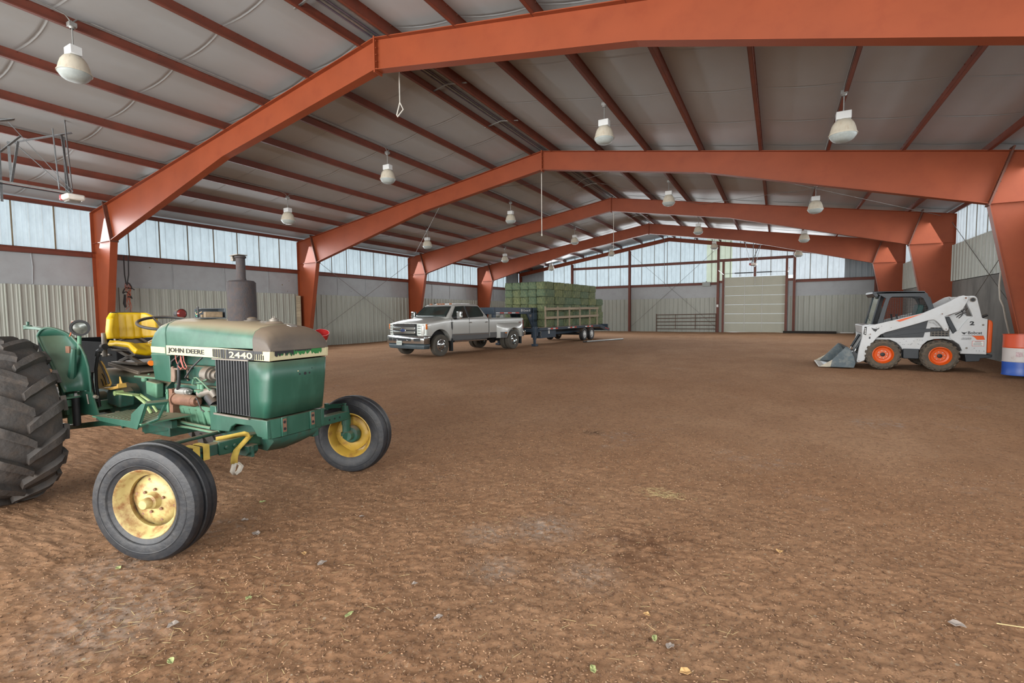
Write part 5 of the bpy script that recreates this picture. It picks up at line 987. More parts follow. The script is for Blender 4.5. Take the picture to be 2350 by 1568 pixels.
for s, y0, y1 in ((-1, -.80, -.70), (1, .66, .76)):
    am = P(ARM, y0, y1, 'lift_arm', BW, bevel=.012, ref=y0 if s < 0 else -.45, label='white lift arm')
    if s < 0:
        for (x, z), rr_ in (((23.27, 1.752), .045), ((22.858, 1.384), .03), ((22.943, 1.023), .022), ((21.483, .882), .028), ((21.267, .195), .024)):
            (a, b_), = T([(x, z)], y0); mb = MB().cyl((a, y0 - .014, b_), (a, y0, b_), rr_, n=24); pn = mb.build('pivot_boss', BW, am); MB().cyl((a, y0 - .020, b_), (a, y0 - .01, b_), rr_ * .45, n=16).build('pivot_pin', RUST, pn)
        P([(21.985, 1.222), (22.16, 1.285), (22.516, 1.400), (22.30, 1.30), (22.075, 1.197)], y0 - .004, y0 + .01, 'orange_stripe', BO, am, 0)
        mb = MB()
        for x, z in ((21.60, 1.05), (21.71, 1.09), (22.05, 1.20), (21.9, 1.05)): (a, b_), = T([(x, z)], y0); mb.cyl((a, y0 - .004, b_), (a, y0, b_), .007, n=8)
        each(mb, 'bolt_hole', BLK, am)
        MB().prism(T([(21.46, .815), (21.49, .815), (21.49, .765), (21.46, .765)], y0), y0 - .003, y0 + .01).build('slot', BLK, am)
        P([(22.63, 1.20), (22.66, 1.17), (22.72, 1.17), (22.80, 1.08), (22.81, 1.10), (22.73, 1.20)], y0 - .003, y0 + .01, 'pressed_edge', mat('pale_grey_edge', srgb(150, 154, 154), .5), am, 0)
# beast-head mark
def headmark(cx_, cz_, w, y_, parent):
    k = w / 1.0; pl_ = [(-.5, .30), (-.42, .20), (-.25, .12), (0, .08), (.25, .12), (.42, .20), (.5, .32), (.47, .12), (.36, .0), (.20, -.04), (.14, -.12), (.24, -.10), (.18, -.24), (.06, -.30), (.05, -.40), (-.05, -.40), (-.06, -.30), (-.16, -.26), (-.30, -.22), (-.22, -.14), (-.34, -.12), (-.30, -.04), (-.44, .04)]
    return MB().prism([(cx_ + a * k, cz_ + b_ * k) for a, b_ in pl_], y_ - .003, y_).build('animal_head_mark', BLK, parent, smooth=0)
(a, b_), = T([(21.585, 1.005)], -.80); headmark(a, b_, .16, -.801, SK)
# chassis tub and rear upright
CH = [(21.592, .80), (22.00, .80), (22.525, .82), (22.575, 1.05), (22.601, 1.233), (22.75, 1.30), (22.92, 1.334), (23.226, 1.332), (23.40, 1.325), (23.566, 1.287), (23.673, 1.261), (23.678, .438), (23.283, .443), (23.254, .509), (23.182, .663), (23.077, .751), (22.904, .793), (22.73, .778), (22.608, .73), (22.522, .636), (22.464, .508), (22.146, .499), (22.087, .602), (22.011, .683), (21.878, .751), (21.593, .745)]
ch = P(CH, -.66, .66, 'chassis', BW, bevel=.01, ref=-.66, label='white machine body')
up = P([(23.20, .44), (23.678, .438), (23.673, 1.255), (23.575, 1.285), (23.473, 1.748), (23.44, 1.79), (23.40, 1.800), (23.22, 1.800), (23.20, 1.74), (23.29, 1.63), (23.36, 1.47), (23.418, 1.321), (23.33, 1.26), (23.24, 1.12), (23.18, 1.0), (23.02, .90), (23.02, .80), (23.10, .74), (23.19, .66), (23.25, .52)], -.70, -.60, 'rear_upright', BW, bevel=.01, ref=-.70, label='white rear upright with decals')
P([(23.20, .9), (23.66, .9), (23.66, 1.255), (23.575, 1.285), (23.473, 1.748), (23.40, 1.80), (23.22, 1.80), (23.29, 1.63), (23.418, 1.321)], .60, .70, 'rear_upright', BW, bevel=.01, ref=-.45)
yy = -.70
def TX(x, z, y_=-.70): return T([(x, z)], y_)[0]
a, b_ = TX(23.396, 1.71); mb = MB().cyl((a, yy - .012, b_), (a, yy, b_), .055, n=24); e_ = mb.build('tube_rim', GREYM, up); MB().cyl((a, yy - .014, b_), (a, yy - .006, b_), .040, n=24).build('tube_bore', BLK, e_)
for x, z in ((23.593, 1.123), (23.322, .578)): a, b_ = TX(x, z); e_ = MB().cyl((a, yy - .012, b_), (a, yy, b_), .045, n=24).build('tie_down_ring', BW, up); MB().cyl((a, yy - .016, b_), (a, yy - .008, b_), .022, n=20).build('ring_centre', GREYM, e_)
a, b_ = TX(23.339, .905); lettering('lettering', 'Bobcat', (a, yy - .002, b_), (1, 0, 0), (0, 0, 1), .25, .068, BLK, up, .002, bold=.02, label='black maker lettering')
a, b_ = TX(23.272, .935); headmark(a, b_, .10, yy - .001, up)
a, b_ = TX(23.226, .775); lettering('lettering', 'S650', (a, yy - .003, b_), (1, 0, 0), (0, 0, 1), .18, .055, BLK, up, .002, bold=.05, shear=.2, label='outlined model lettering'); lettering('lettering', 'S650', (a + .003, yy - .005, b_ + .003), (1, 0, 0), (0, 0, 1), .174, .049, BW, up, .002, bold=.0, shear=.2)
P([(23.23, .876), (23.614, .876), (23.612, .870), (23.23, .870)], yy - .003, yy + .01, 'decal_line', BLK, up, 0, ref=yy); P([(23.40, .868), (23.612, .871), (23.641, .78), (23.50, .777), (23.45, .84)], yy - .003, yy + .01, 'orange_stripe', BO, up, 0, ref=yy)
a, b_ = TX(23.36, 1.115); lettering('lettering', '2', (a, yy - .003, b_), (1, 0, 0), (0, 0, 1), .085, .095, BLK, up, .002, bold=.05)
x0, z0 = TX(23.418, .626); x1_, z1_ = TX(23.627, .747); e_ = MB().box(x0, x1_, yy - .003, yy, z0, z1_).build('warning_sticker', mat('red_sticker_border', srgb(176, 60, 48), .5), up, smooth=0); MB().box(x0 + .007, x1_ - .007, yy - .0045, yy, z0 + .007, z1_ - .007).build('sticker_face', WHT, e_, smooth=0)
mb = MB()
for k in range(4): mb.box(x0 + .02, x1_ - .03 - .02 * (k % 2), yy - .0055, yy - .004, z0 + .022 + .018 * k, z0 + .028 + .018 * k)
mb.box(x0 + .05, x1_ - .05, yy - .0055, yy - .004, z0 + .098, z0 + .108); mb.build('sticker_print', BLK, e_, smooth=0)
mb = MB()
for x, z in ((23.50, .52), (23.55, .52), (23.63, .515), (23.46, .61 - .03)): a, b_ = TX(x, z); mb.cyl((a, yy - .003, b_), (a, yy, b_), .007, n=8)
each(mb, 'bolt_hole', BLK, up)
mb = MB(); rs = random.Random(4)
for k in range(16): a, b_ = TX(22.05 + .5 * rs.random(), .62 + .16 * rs.random(), -.66); mb.cyl((a, -.664, b_), (a, -.66, b_), .006, n=8)
each(mb, 'bolt_hole', BLK, ch)
for s, y0, y1 in ((-1, -.79, -.74), (1, .70, .75)):
    P([(21.742, .867), (21.753, .819), (22.863, .984), (22.949, .985), (22.945, 1.04), (22.896, 1.041), (22.185, 1.012)], y0 + .11, y1 + .11 if s < 0 else y1, 'control_link', BD, bevel=.004, ref=-.68)
P([(21.722, .89), (22.605, 1.23), (22.53, .822), (21.782, .808)], -.675, -.655, 'side_cover', BD, bevel=.004, ref=-.675)
P([(22.913, 1.3), (22.989, 1.322), (23.137, .987), (23.071, .908)], -.71, -.64, 'lift_cylinder', BD, bevel=.01, ref=-.70)
P([(22.93, 1.31), (23.20, 1.45), (23.30, 1.33), (23.17, 1.03)], -.60, -.58, 'inner_plate', BW, bevel=.004, ref=-.60)
mb = MB()
for pts_ in ([(23.06, 1.42), (23.18, 1.50), (23.24, 1.40), (23.20, 1.32), (23.16, 1.28)], [(23.10, 1.36), (23.22, 1.44), (23.26, 1.50)], [(23.12, 1.30), (23.20, 1.38), (23.30, 1.42)], [(23.26, 1.66), (23.34, 1.55), (23.38, 1.45), (23.42, 1.34)]):
    mb.tube([(a, -.66, b_) for a, b_ in T(pts_, -.66)], .011, 7)
each(mb, 'hydraulic_hose', BLKP, SK)
# side vent
x0, z0 = TX(22.655, .845, -.66); x1_, z1_ = TX(23.005, 1.06, -.66); vt = MB().box(x0, x1_, -.668, -.655, z0, z1_).build('side_vent', BLKP, ch, bevel=.01); mb = MB()
for k in range(6): mb.box(x0 + .02 + (x1_ - x0 - .04) * k / 5 - .005, x0 + .02 + (x1_ - x0 - .04) * k / 5 + .005, -.676, -.668, z0 + .01, z1_ - .01)
for k in range(3): mb.box(x0 + .01, x1_ - .01, -.676, -.668, z0 + .04 + .06 * k, z0 + .05 + .06 * k)
mb.build('vent_bars', GREYM, vt, smooth=0)
# rear door, exhaust, bumper, step
P([(23.685, 1.24), (23.725, 1.235), (23.752, 1.21), (23.768, 1.156), (23.765, .51), (23.75, .475), (23.68, .473)], -.66, .66, 'tailgate', BO, bevel=.02, ref=-.66, label='orange tailgate')
a, b_ = TX(23.56, 1.30, -.4); MB().tube([(a, -.40, b_ - .05), (a + .02, -.40, b_ + .02), (a + .10, -.40, b_ + .06)], .035, 12).build('exhaust_pipe', BLKP, SK)
P([(23.299, .432), (23.78, .437), (23.777, .376), (23.575, .342), (23.561, .275), (23.322, .254)], -.62, .62, 'rear_bumper', BD, bevel=.01, ref=-.62)
P([(22.15, .534), (22.462, .534), (22.462, .30), (22.44, .288), (22.17, .288), (22.15, .31)], -.70, -.55, 'side_step', BD, bevel=.015, ref=-.70); P([(22.05, .44), (22.55, .44), (22.55, .30), (22.05, .30)], -.55, .55, 'belly_pan', BD, ref=-.55)
# cab
CO = [(21.55, 1.933), (21.80, 1.938), (22.518, 1.918), (22.575, 1.875), (22.62, 1.76), (22.706, 1.539), (22.74, 1.40), (22.60, 1.23), (22.50, .95), (21.70, .95), (21.60, 1.10), (21.505, 1.126), (21.595, 1.52), (21.658, 1.824), (21.585, 1.845)]
def resample(poly, n):
    L_ = [0]; m_ = len(poly)
    for i in range(m_): L_.append(L_[-1] + math.dist(poly[i], poly[(i + 1) % m_]))
    out = []
    for k in range(n):
        d_ = L_[-1] * k / n; i = max(j for j in range(m_) if L_[j] <= d_); t = (d_ - L_[i]) / (L_[i + 1] - L_[i]); p, q_ = poly[i], poly[(i + 1) % m_]; out.append((p[0] + (q_[0] - p[0]) * t, p[1] + (q_[1] - p[1]) * t))
    return out
WI = [(21.857, 1.772), (21.885, 1.803), (21.93, 1.813), (22.42, 1.805), (22.48, 1.79), (22.52, 1.72), (22.599, 1.563), (22.60, 1.48), (22.54, 1.42), (22.45, 1.10), (22.40, 1.02), (21.76, 1.0), (21.72, 1.10), (21.725, 1.245), (21.79, 1.50)]
# split side frame into bars around the window: polygon strip between outer and window outline
CS = [(21.55, 1.933), (21.80, 1.938), (22.30, 1.925), (22.518, 1.918), (22.575, 1.875), (22.62, 1.76), (22.706, 1.539), (22.74, 1.40), (22.62, 1.20), (22.50, .95), (21.70, .93), (21.60, 1.00), (21.62, 1.15), (21.70, 1.50), (21.775, 1.78)]
WS_ = [(21.865, 1.785), (21.91, 1.813), (22.30, 1.808), (22.44, 1.800), (22.50, 1.76), (22.545, 1.66), (22.60, 1.53), (22.595, 1.46), (22.52, 1.22), (22.42, 1.03), (21.78, 1.02), (21.73, 1.06), (21.735, 1.16), (21.78, 1.42), (21.84, 1.70)]
for s, y0, y1, rf in ((-1, -.56, -.52, -.56), (1, .52, .56, -.30)):
    mb = MB().ring(T(CS, rf), T(WS_, rf), y0, y1); cf = mb.build('cab_side_frame', BD, SK, 30, bevel=.006, label='charcoal cab side frame')
    mb = MB().prism(T(WS_, rf), (y0 + y1) / 2 + .010 * -s, (y0 + y1) / 2 + .014 * -s)
    zs_ = [1.04 + .045 * k for k in range(17)]; mm = MB()
    for k in range(17):
        z = 1.06 + .044 * k; xl = 21.735 + max(0, z - 1.1) * .17; xr = 22.44 + min(.16, max(0, z - 1.03) * .36) - max(0, z - 1.54) * .42
        (a, b_), (c_, d_) = T([(xl, z), (xr, z)], rf); mm.box(a, c_, (y0 + y1) / 2 - .002, (y0 + y1) / 2 + .002, b_ - .002, b_ + .002)
    for k in range(17):
        x = 21.78 + .048 * k; zt_ = 1.81 if x > 21.86 else 1.45; zb_ = 1.02; zt_ = zt_ if x < 22.5 else 1.62
        if x > 22.45: zb_ = 1.12
        (a, b_), (c_, d_) = T([(x, zb_), (x, zt_)], rf); mm.box(a - .002, a + .002, (y0 + y1) / 2 - .002, (y0 + y1) / 2 + .002, b_, d_)
    mm.build('wire_mesh_guard', BLKP, cf, smooth=0)
rf = -.56
(a, b_), (c_, d_), (e1, e2), (g1, g2) = T([(21.53, 1.89), (22.55, 1.89), (22.52, 1.95), (21.55, 1.955)], rf)
MB().prism([(a - .03, b_), (a - .02, g2), (c_ - .03, e2 - .01), (c_, d_ - .01)], -.56, .56).build('cab_roof', BD, SK, 30, bevel=.012)
P([(21.50, 1.90), (21.60, 1.90), (21.63, 1.83), (21.56, 1.82)], -.56, .56, 'roof_visor', BD, bevel=.01, ref=-.56)
MB().prism(T([(22.62, 1.80), (22.735, 1.42), (22.70, 1.41), (22.585, 1.79)], -.5), -.52, .52).build('cab_rear_frame', BD, SK, smooth=0)
# front door frame and glass
for y_ in (-.54, .54):
    MB().tube([(a, y_, b_) for a, b_ in T([(21.50, 1.10), (21.60, 1.55), (21.665, 1.86)], -.54)], .022, 8).build('front_pillar', BD, SK)
MB().prism(T([(21.51, 1.10), (21.672, 1.86), (21.665, 1.86), (21.503, 1.10)], -.5), -.52, .52).build('front_glass', BGL, SK, smooth=0)
mb = MB(); mb.tube([(a, -.60, b_) for a, b_ in T([(21.47, 1.52), (21.44, 1.45), (21.43, 1.30), (21.47, 1.22)], -.6)], .007, 6); mb.cbox((T([(21.44, 1.36)], -.6)[0][0], -.60, 1.36), (.015, .06, .11)); mb.build('side_mirror', BLKP, SK)
SG = mat('teal_seat_fabric', srgb(44, 78, 76), .7, 0, .1, 8)
mb = MB().box(-.10, .30, -.24, .24, 1.02, 1.14); mb.cbox((.25, 0, 1.36), (.12, .46, .52), Matrix.Rotation(R(12), 3, 'Y')); mb.build('operator_seat', SG, SK, bevel=.03)
mb = MB(); 
for y_ in (-.34, .34): mb.tube([(-.16, y_, 1.0), (-.20, y_, 1.25), (-.22, y_, 1.38)], [.02, .012, .024], 8)
each(mb, 'control_stick', BLKP, SK)
MB().box(-.55, -.30, -.50, .50, .80, 1.0).build('cab_floor', BD, SK, bevel=.01)
# front uprights between arm and bucket: plate, cylinders
P([(21.346, .90), (21.31, 1.10), (21.36, 1.12), (21.60, 1.13), (21.60, .80)], -.70, .66, 'front_crossmember', BW, bevel=.01, ref=-.70)
for y_ in (-.56, .56):
    rfy = -.60 if y_ < 0 else -.4
    (a, b_), (c_, d_), (e1, e2) = T([(21.37, .84), (21.20, .50), (21.12, .30)], rfy)
    cy_ = MB().cyl((a, y_, b_), (c_, y_, d_), .032, n=14).build('tilt_cylinder', BD, SK, 40); MB().cyl((c_, y_, d_), (e1, y_, e2), .018, n=12).build('cylinder_rod', CHR, cy_)
(a, b_), = T([(21.36, .90)], -.8); MB().prism([(a - .02, b_ - .02), (a + .04, b_ - .05), (a + .05, b_ + .17), (a, b_ + .17)], -.806, -.79).build('side_light_panel', BLKP, SK, bevel=.008)
mb = MB()
for k in range(4): mb.cyl((a + .018, -.812, b_ + .0 + .04 * k), (a + .018, -.806, b_ + .0 + .04 * k), .014, n=12)
each(mb, 'lamp_segment', WHT, SK)
# bucket
BP = [(20.527, .03), (20.60, .012), (21.19, .012), (21.20, .10), (21.16, .28), (21.068, .498), (20.997, .533)]
bk_ = MB(); 
prof = T([(20.527, .012), (21.10, .012), (21.17, .04), (21.20, .12), (21.17, .28), (21.09, .46), (21.04, .535), (20.99, .54)], -.95); inner = T([(20.55, .024), (21.08, .026), (21.15, .06), (21.175, .13), (21.15, .27), (21.07, .44), (21.03, .515), (20.99, .525)], -.95)
bk_.prism(prof + inner[::-1], -.93, .90); bu = bk_.build('bucket', BST, SK, 30, label='grey steel bucket resting on the dirt')
for y_ in (-.935, .90): MB().prism(T([(20.535, .012), (21.17, .012), (21.20, .12), (21.17, .28), (21.09, .46), (20.99, .54), (20.95, .50)], -.95), y_, y_ + .02).build('bucket_side', BST, bu, bevel=.003)
MB().prism(T([(20.40, .01), (20.60, .008), (20.62, .022), (20.42, .020)], -.95), -.94, .92).build('cutting_edge', BEDGE, bu, smooth=0)
for y_ in (-.945, .918): MB().prism(T([(20.42, .012), (20.66, .012), (20.70, .20), (20.62, .15)], -.95), y_, y_ + .012).build('side_cutter', BEDGE, bu, smooth=0)
P([(21.12, .10), (21.25, .15), (21.27, .35), (21.16, .45), (21.10, .40)], -.70, -.50, 'quick_coupler', BD, bevel=.01, ref=-.7); P([(21.12, .10), (21.25, .15), (21.27, .35), (21.16, .45), (21.10, .40)], .46, .66, 'quick_coupler', BD, bevel=.01, ref=-.5)
P([(21.16, .30), (21.26, .30), (21.26, .42), (21.16, .42)], -.50, .46, 'coupler_tube', BD, bevel=.01, ref=-.6)
def skid_wheel(s, x, z):
    y_ = -.715 if s < 0 else .715; M = Matrix.Translation((x, y_, z)) @ Matrix.Rotation(R(90) if s < 0 else R(-90), 4, 'X'); Rr, rr, w = .355, .215, .26
    ty = MB().lathe([(rr, -w * .42), (rr + .02, -w * .48), (rr + (Rr - rr) * .6, -w * .52), (Rr * .95, -w * .46), (Rr * .975, -w * .3), (Rr * .975, w * .3), (Rr * .95, w * .46), (rr + (Rr - rr) * .6, w * .52), (rr + .02, w * .48), (rr, w * .42)], M, 48)
    for k in range(19):
        for side in (-1, 1):
            a0 = 2 * math.pi * (k + (.5 if side > 0 else 0)) / 19; secs = []
            for q_ in range(4):
                t = q_ / 3; hh = .030 if t < .9 else .012; rb = Rr * (.975 - .02 * max(0, t - .6)); secs.append([M @ Vector(((rb + d2) * math.cos(a0 + .18 * t + da), (rb + d2) * math.sin(a0 + .18 * t + da), side * t * w * .49)) for da, d2 in ((-.085, -.01), (-.07, hh), (.07, hh), (.085, -.01))])
            ty.loft(secs)
    ty.build('tyre', BTY, SK, 30)
    rim = MB().lathe([(rr + .006, w * .46), (rr - .01, w * .49), (rr - .018, w * .44), (rr - .035, w * .20), (rr - .055, w * .16), (rr * .62, w * .16), (rr * .55, w * .22), (rr * .40, w * .22), (0, w * .22)], M, 48).build('wheel_rim', BO, SK, 35, label='orange wheel rim')
    MB().lathe([(.052, w * .21), (.05, w * .30), (.04, w * .33), (0, w * .33)], M, 24).build('hub', BLKP, rim, 40); mb = MB()
    for k in range(8): t = 2 * math.pi * k / 8 + .2; p = Vector((.095 * math.cos(t), .095 * math.sin(t), w * .20)); mb.cyl(M @ p, M @ (p + Vector((0, 0, .02))), .010, n=6)
    each(mb, 'lug_nut', BRIGHT, rim)
for s in (-1, 1):
    for x, z in ((21.76, .375), (22.863, .366)): (a, b_), = T([(x, z)], -.85); skid_wheel(s, a, .372)
mb = MB()
for a in (T([(21.76, .375)])[0][0], T([(22.863, .375)])[0][0]): mb.cyl((a, -.70, .372), (a, .70, .372), .06)
each(mb, 'axle', BD, SK)
# ================================================================ BARREL and small things by the walls
BRD = mat('red_barrel_paint', srgb(188, 70, 32), .4, 0, .06, 4); BWH = mat('white_barrel_paint', srgb(180, 175, 173), .45, 0, .06, 4, srgb(150, 120, 110), .4, fac_lo=.58, fac_hi=.7); BBL = mat('blue_barrel_paint', srgb(34, 78, 160), .4, 0, .1, 4)
BR = thing('oil_barrel', 'steel barrel painted in red, white and blue bands beside the right wall', 'barrel', (24.03, 14.36, .06))
for nm, z0, z1, m_ in (('blue_band', 0, .29, BBL), ('white_band', .29, .59, BWH), ('red_band', .59, .88, BRD)):
    prf = [(0, z0), (.286, z0)] if z0 == 0 else [(.286, z0)]
    prf += [(.292, z0 + .01), (.286, z0 + .02)] if z0 else [(.294, .004), (.286, .02)]
    prf += [(.284, (z0 + z1) / 2 + .03), (.286, z1 - .012)] + ([(.286, z1)] if z1 < .8 else [(.295, z1 - .01), (.295, z1), (.282, z1), (.282, z1 - .015), (0, z1 - .015)])
    MB().lathe(prf, Matrix(), 48).build(nm, m_, BR, 30)
MB().cbox((-.11, -.268, .46), (.10, .003, .10), Matrix.Rotation(R(-22), 3, 'Z')).build('faded_sticker', mat('faded_sticker', srgb(176, 160, 164), .5, 0, .3, 60, srgb(150, 60, 60), .8), BR)
WC = MB().tube([(24.70, 17.95, 2.46), (24.66, 17.85, 2.12), (24.63, 17.65, 1.75), (24.66, 17.5, 1.55), (24.62, 17.2, 1.25), (24.60, 16.85, .85), (24.58, 16.6, .50), (24.56, 16.5, .03)], .022, 8).build('white_cable', mat('white_cable_sheath', srgb(196, 188, 176), .6), smooth=60)
tag(WC, 'thick white cable hanging down the concrete behind the barrel', 'cable')
RBK = mat('red_plastic', srgb(176, 40, 40), .4, 0, .06, 6)
rb = thing('feed_bucket', 'red plastic tub tilted over beside the second frame column', 'bucket', (1.62, 14.72, .26)); rb.rotation_euler = (R(14), R(24), 0)
MB().lathe([(0, 0), (.22, 0), (.30, .50), (.315, .50), (.315, .53), (.295, .53), (.21, .02), (0, .02)], Matrix(), 36).build('tub', RBK, rb, 30); MB().lathe([(.222, .0), (.226, .0), (.262, .24), (.256, .24)], Matrix(), 36).build('tub_base', WHT, rb, 30)
tag(MB().cyl((1.62, 14.72, -.02), (1.62, 14.72, .26), .20, .17, n=24).build('bucket_stand', WHT), 'white pail under the tilted red tub', 'bucket')
tag(MB().box(.02, .30, 14.72, 14.76, -.02, 2.38).build('leaning_board', WOOD, smooth=0), 'brown wooden board standing against the second frame column', 'board')
ST1 = thing('hanging_lead_ropes', 'black lead ropes knotted and hanging from the girt behind the first column', 'rope', (.62, 7.85, 3.42)); 
mb = MB(); mb.tube([(0, 0, .08), (.0, .0, -.55), (.02, .02, -.85)], .018, 8); mb.tube([(.03, .12, .08), (.03, .10, -.55), (.02, .04, -.90)], .018, 8); mb.tube([(.05 * math.cos(t * 1.3) + .01, .14 * math.sin(t) + .04, -.86 - .05 * t + .06 * math.cos(2 * t)) for t in [k * .45 for k in range(22)]], .020, 7); mb.tube([(.03, .05, -1.0), (.03, .16, -.98), (.04, .24, -1.04)], .016, 7); mb.tube([(0, -.02, -1.2), (0, -.05, -1.5), (0, -.02, -1.62)], [.03, .04, .03], 7)
each(mb, 'rope', BLKP, ST1)
ST2 = thing('baling_twine_bundle', 'orange baling twine tangled on the black ropes behind the first column', 'twine', (.63, 7.88, 2.42)); mb = MB(); rs = random.Random(5)
for k in range(7): mb.tube([(rs.uniform(-.03, .03), rs.uniform(-.05, .12), .18 - .12 * j - .04 * k * (j > 3)) for j in range(6 + k % 3)], .007, 5)
each(mb, 'twine_strand', mat('faded_orange_twine', srgb(168, 88, 64), .9), ST2)
mb = MB(); mb.cyl((10.95, 23.25, .03), (12.0, 26.1, .03), .045, n=12); pp = tag(mb.build('pipe_length', GALV, smooth=40), 'long galvanised pipe lying on the dirt beyond the trailer', 'pipe'); MB().cyl((10.86, 23.0, .03), (10.95, 23.25, .03), .03, n=10).build('pipe_end', BLK, pp)
tag(MB().cbox((21.2, YE - .55, .12), (2.9, .16, .14), Matrix.Rotation(R(-2), 3, 'Z')).build('timber_beam', mat('dark_old_timber', srgb(44, 40, 36), .9), smooth=0, bevel=.01), 'dark timber beam lying along the far wall right of the door', 'timber')
tag(MB().cbox((23.2, YE - .5, .11), (.7, .10, .06)).build('white_plank', WHT, smooth=0), 'short white plank at the end of the dark timber', 'board')
# black cargo bed and orange jug seen behind the tractor seat
CB = thing('utility_vehicle_bed', 'black tipping cargo bed of a small utility vehicle behind the tractor fender', 'cargo bed', (8.9, 4.15, 0))
mb = MB().box(-1.45, 1.55, -.55, .55, .56, .62); mb.box(-1.45, 1.55, -.57, -.53, .56, 1.09); mb.box(-1.45, 1.55, .53, .57, .56, 1.09); mb.box(1.51, 1.55, -.55, .55, .56, 1.09); mb.box(-1.45, -1.41, -.55, .55, .56, 1.09); bx_ = mb.build('bed_box', mat('matt_black_plastic', srgb(20, 21, 22), .9, spec=.1), CB, bevel=.012)
MB().tube([(1.0, -.60, .62), (1.0, -.60, .86), (1.04, -.60, .90), (1.40, -.60, .90)], .012, 8).build('bed_rail', GREYM, CB)
for x in (-.8, .9):
    for s in (-1, 1): truck_wheel(CB, s, x, s * .42, Rr=.30, w=.22, rr=.15, holes=4, z=.30, tyre=BLKP)
mb = MB().box(-1.2, 1.3, -.30, .30, .36, .56); mb.box(1.3, 2.0, -.3, .3, .56, .615); mb.build('bed_frame', TBK, CB)
tag(MB().lathe([(0, 0), (.15, 0), (.17, .30), (.17, .34), (.13, .36), (0, .36)], Matrix.Translation((10.72, 4.1, .62)), 28).build('orange_bucket', mat('orange_plastic', srgb(206, 72, 36), .45), smooth=40), 'orange plastic bucket behind the yellow tractor seat', 'bucket')
# ================================================================ LAMPS, CONDUITS, OPENERS, BRACING
LB = mat('white_ballast_box', srgb(200, 204, 204), .45, 0, .03, 8); LD = mat('yellowed_lamp_reflector', srgb(190, 184, 168), .45, 0, .05, 6, srgb(150, 122, 90), .5, fac_lo=.52, fac_hi=.75, stretch=(2, 2, .6)); LG = mat('prismatic_lamp_glass', srgb(150, 158, 156), .45, 0, .06, 30, spec=.3)
def make_lamp(label, x, y, zb):
    o = thing('high_bay_lamp', label, 'lamp', (x, y, zb), 0, 'high bay lamps'); top = roof_z(x) - zb
    MB().lathe([(.045, .405), (.095, .40), (.14, .37), (.178, .31), (.203, .23), (.218, .16), (.236, .13), (.236, .118), (.224, .12), (.19, .22), (.13, .35), (.04, .39)], Matrix(), 32).build('reflector', LD, o, 50)
    MB().lathe([(.224, .122), (.224, .112), (.205, .08), (.18, .045), (.15, .02), (.10, .0), (0, 0)], Matrix(), 32).build('lens', LG, o, 40)
    MB().box(-.12, .12, -.085, .085, .40, .545).build('ballast_box', LB, o, bevel=.012)
    MB().cyl((0, 0, .545), (0, 0, top + .06), .011, n=8).build('stem', GALV, o)
    mb = MB().box(-.055, .055, -.055, .055, top - .04, top + .03); mb.lathe([(.03, top - .07), (.05, top - .04)], Matrix(), 12); mb.build('junction_box', GALV, o, bevel=.005)
    return o
def place_lamp(src, label, x, y): c_ = copy_tree(src); c_.location = (x, y, src.location.z); c_['label'] = label; return c_
ZO, ZI = 4.66, 5.42; LX = (4.45, 9.08, 15.79, 20.43); ln = ('outer left', 'inner left', 'inner right', 'outer right'); bn = ('', 'first bay beyond the nearest frame', 'second bay beyond the nearest frame', 'third bay beyond the nearest frame', 'last bay by the far wall')
LY = (3.77, 11.155, 18.775, 26.395, 33.44)
near = make_lamp('bell-shaped high bay lamp with brown stains nearest the camera at top left', 9.08, LY[0], ZI)
for b_ in range(1, 5):
    for k, x in enumerate(LX):
        lab = 'bell-shaped high bay lamp, %s row, %s' % (ln[k], bn[b_])
        if b_ == 1 and k == 0: outer = make_lamp(lab, x, LY[1], ZO)
        elif b_ == 1 and k == 1: inner = place_lamp(near, lab, x, LY[1])
        else: place_lamp(outer if k in (0, 3) else inner, lab, x, LY[b_])
for k, x in enumerate(LX):
    mb = MB(); xx = x + (.02 if x < RX else -.02); z = roof_z(x) + .15
    for b_ in range(0, 5):
        y = LY[b_]; y0 = YF if b_ == 0 else (LY[b_ - 1] + .25); mb.tube([(x + .01, y0, z), (x + .01, y - .25, z), (x, y - .08, z - .03), (x, y, roof_z(x) + .03)], .011, 6); mb.tube([(x, y, roof_z(x) + .03), (x, y + .08, z - .03), (x + .01, y + .25, z)], .011, 6)
    mb.tube([(x + .01, LY[4] + .25, z), (x + .01, YE - .2, z)], .011, 6)
    tag(mb.build('lamp_conduit', GALV, smooth=60), 'thin metal conduit feeding the %s row of lamps' % ln[k], 'conduit', 'lamp conduits')
# ridge conduits and brackets
z = ZP + .16
for k, x in enumerate((-.17, -.11, -.05, .10, .16)):
    tag(MB().cyl((RX + x, YF, z - .02 - abs(x) * .15), (RX + x, YE - .3, z - .02 - abs(x) * .15), .016 + .006 * (k % 2), n=8).build('ridge_conduit', GALV if k % 2 else mat('dull_purple_grey_pipe', srgb(112, 104, 118), .5, .3), smooth=60), 'metal conduit running under the ridge, %s from the left' % ordn[k], 'conduit', 'conduits under the ridge')
yb = [5.9, 9.65, 12.2, 17.2, 19.9, 24.7, 27.6, 32.0]
for iy, y in enumerate(yb):
    mb = MB().cbox((RX - .27, y, ZP + .03), (.56, .035, .02), Matrix.Rotation(R(-9.3), 3, 'Y')); mb.cbox((RX + .27, y, ZP + .03), (.56, .035, .02), Matrix.Rotation(R(9.3), 3, 'Y')); tag(mb.build('ridge_bracket', GALV, smooth=0), 'bent steel strut across the ridge purlins under the conduits, %s along from the camera' % (ordn + ['eighth'])[iy], 'bracket', 'struts across the ridge purlins')
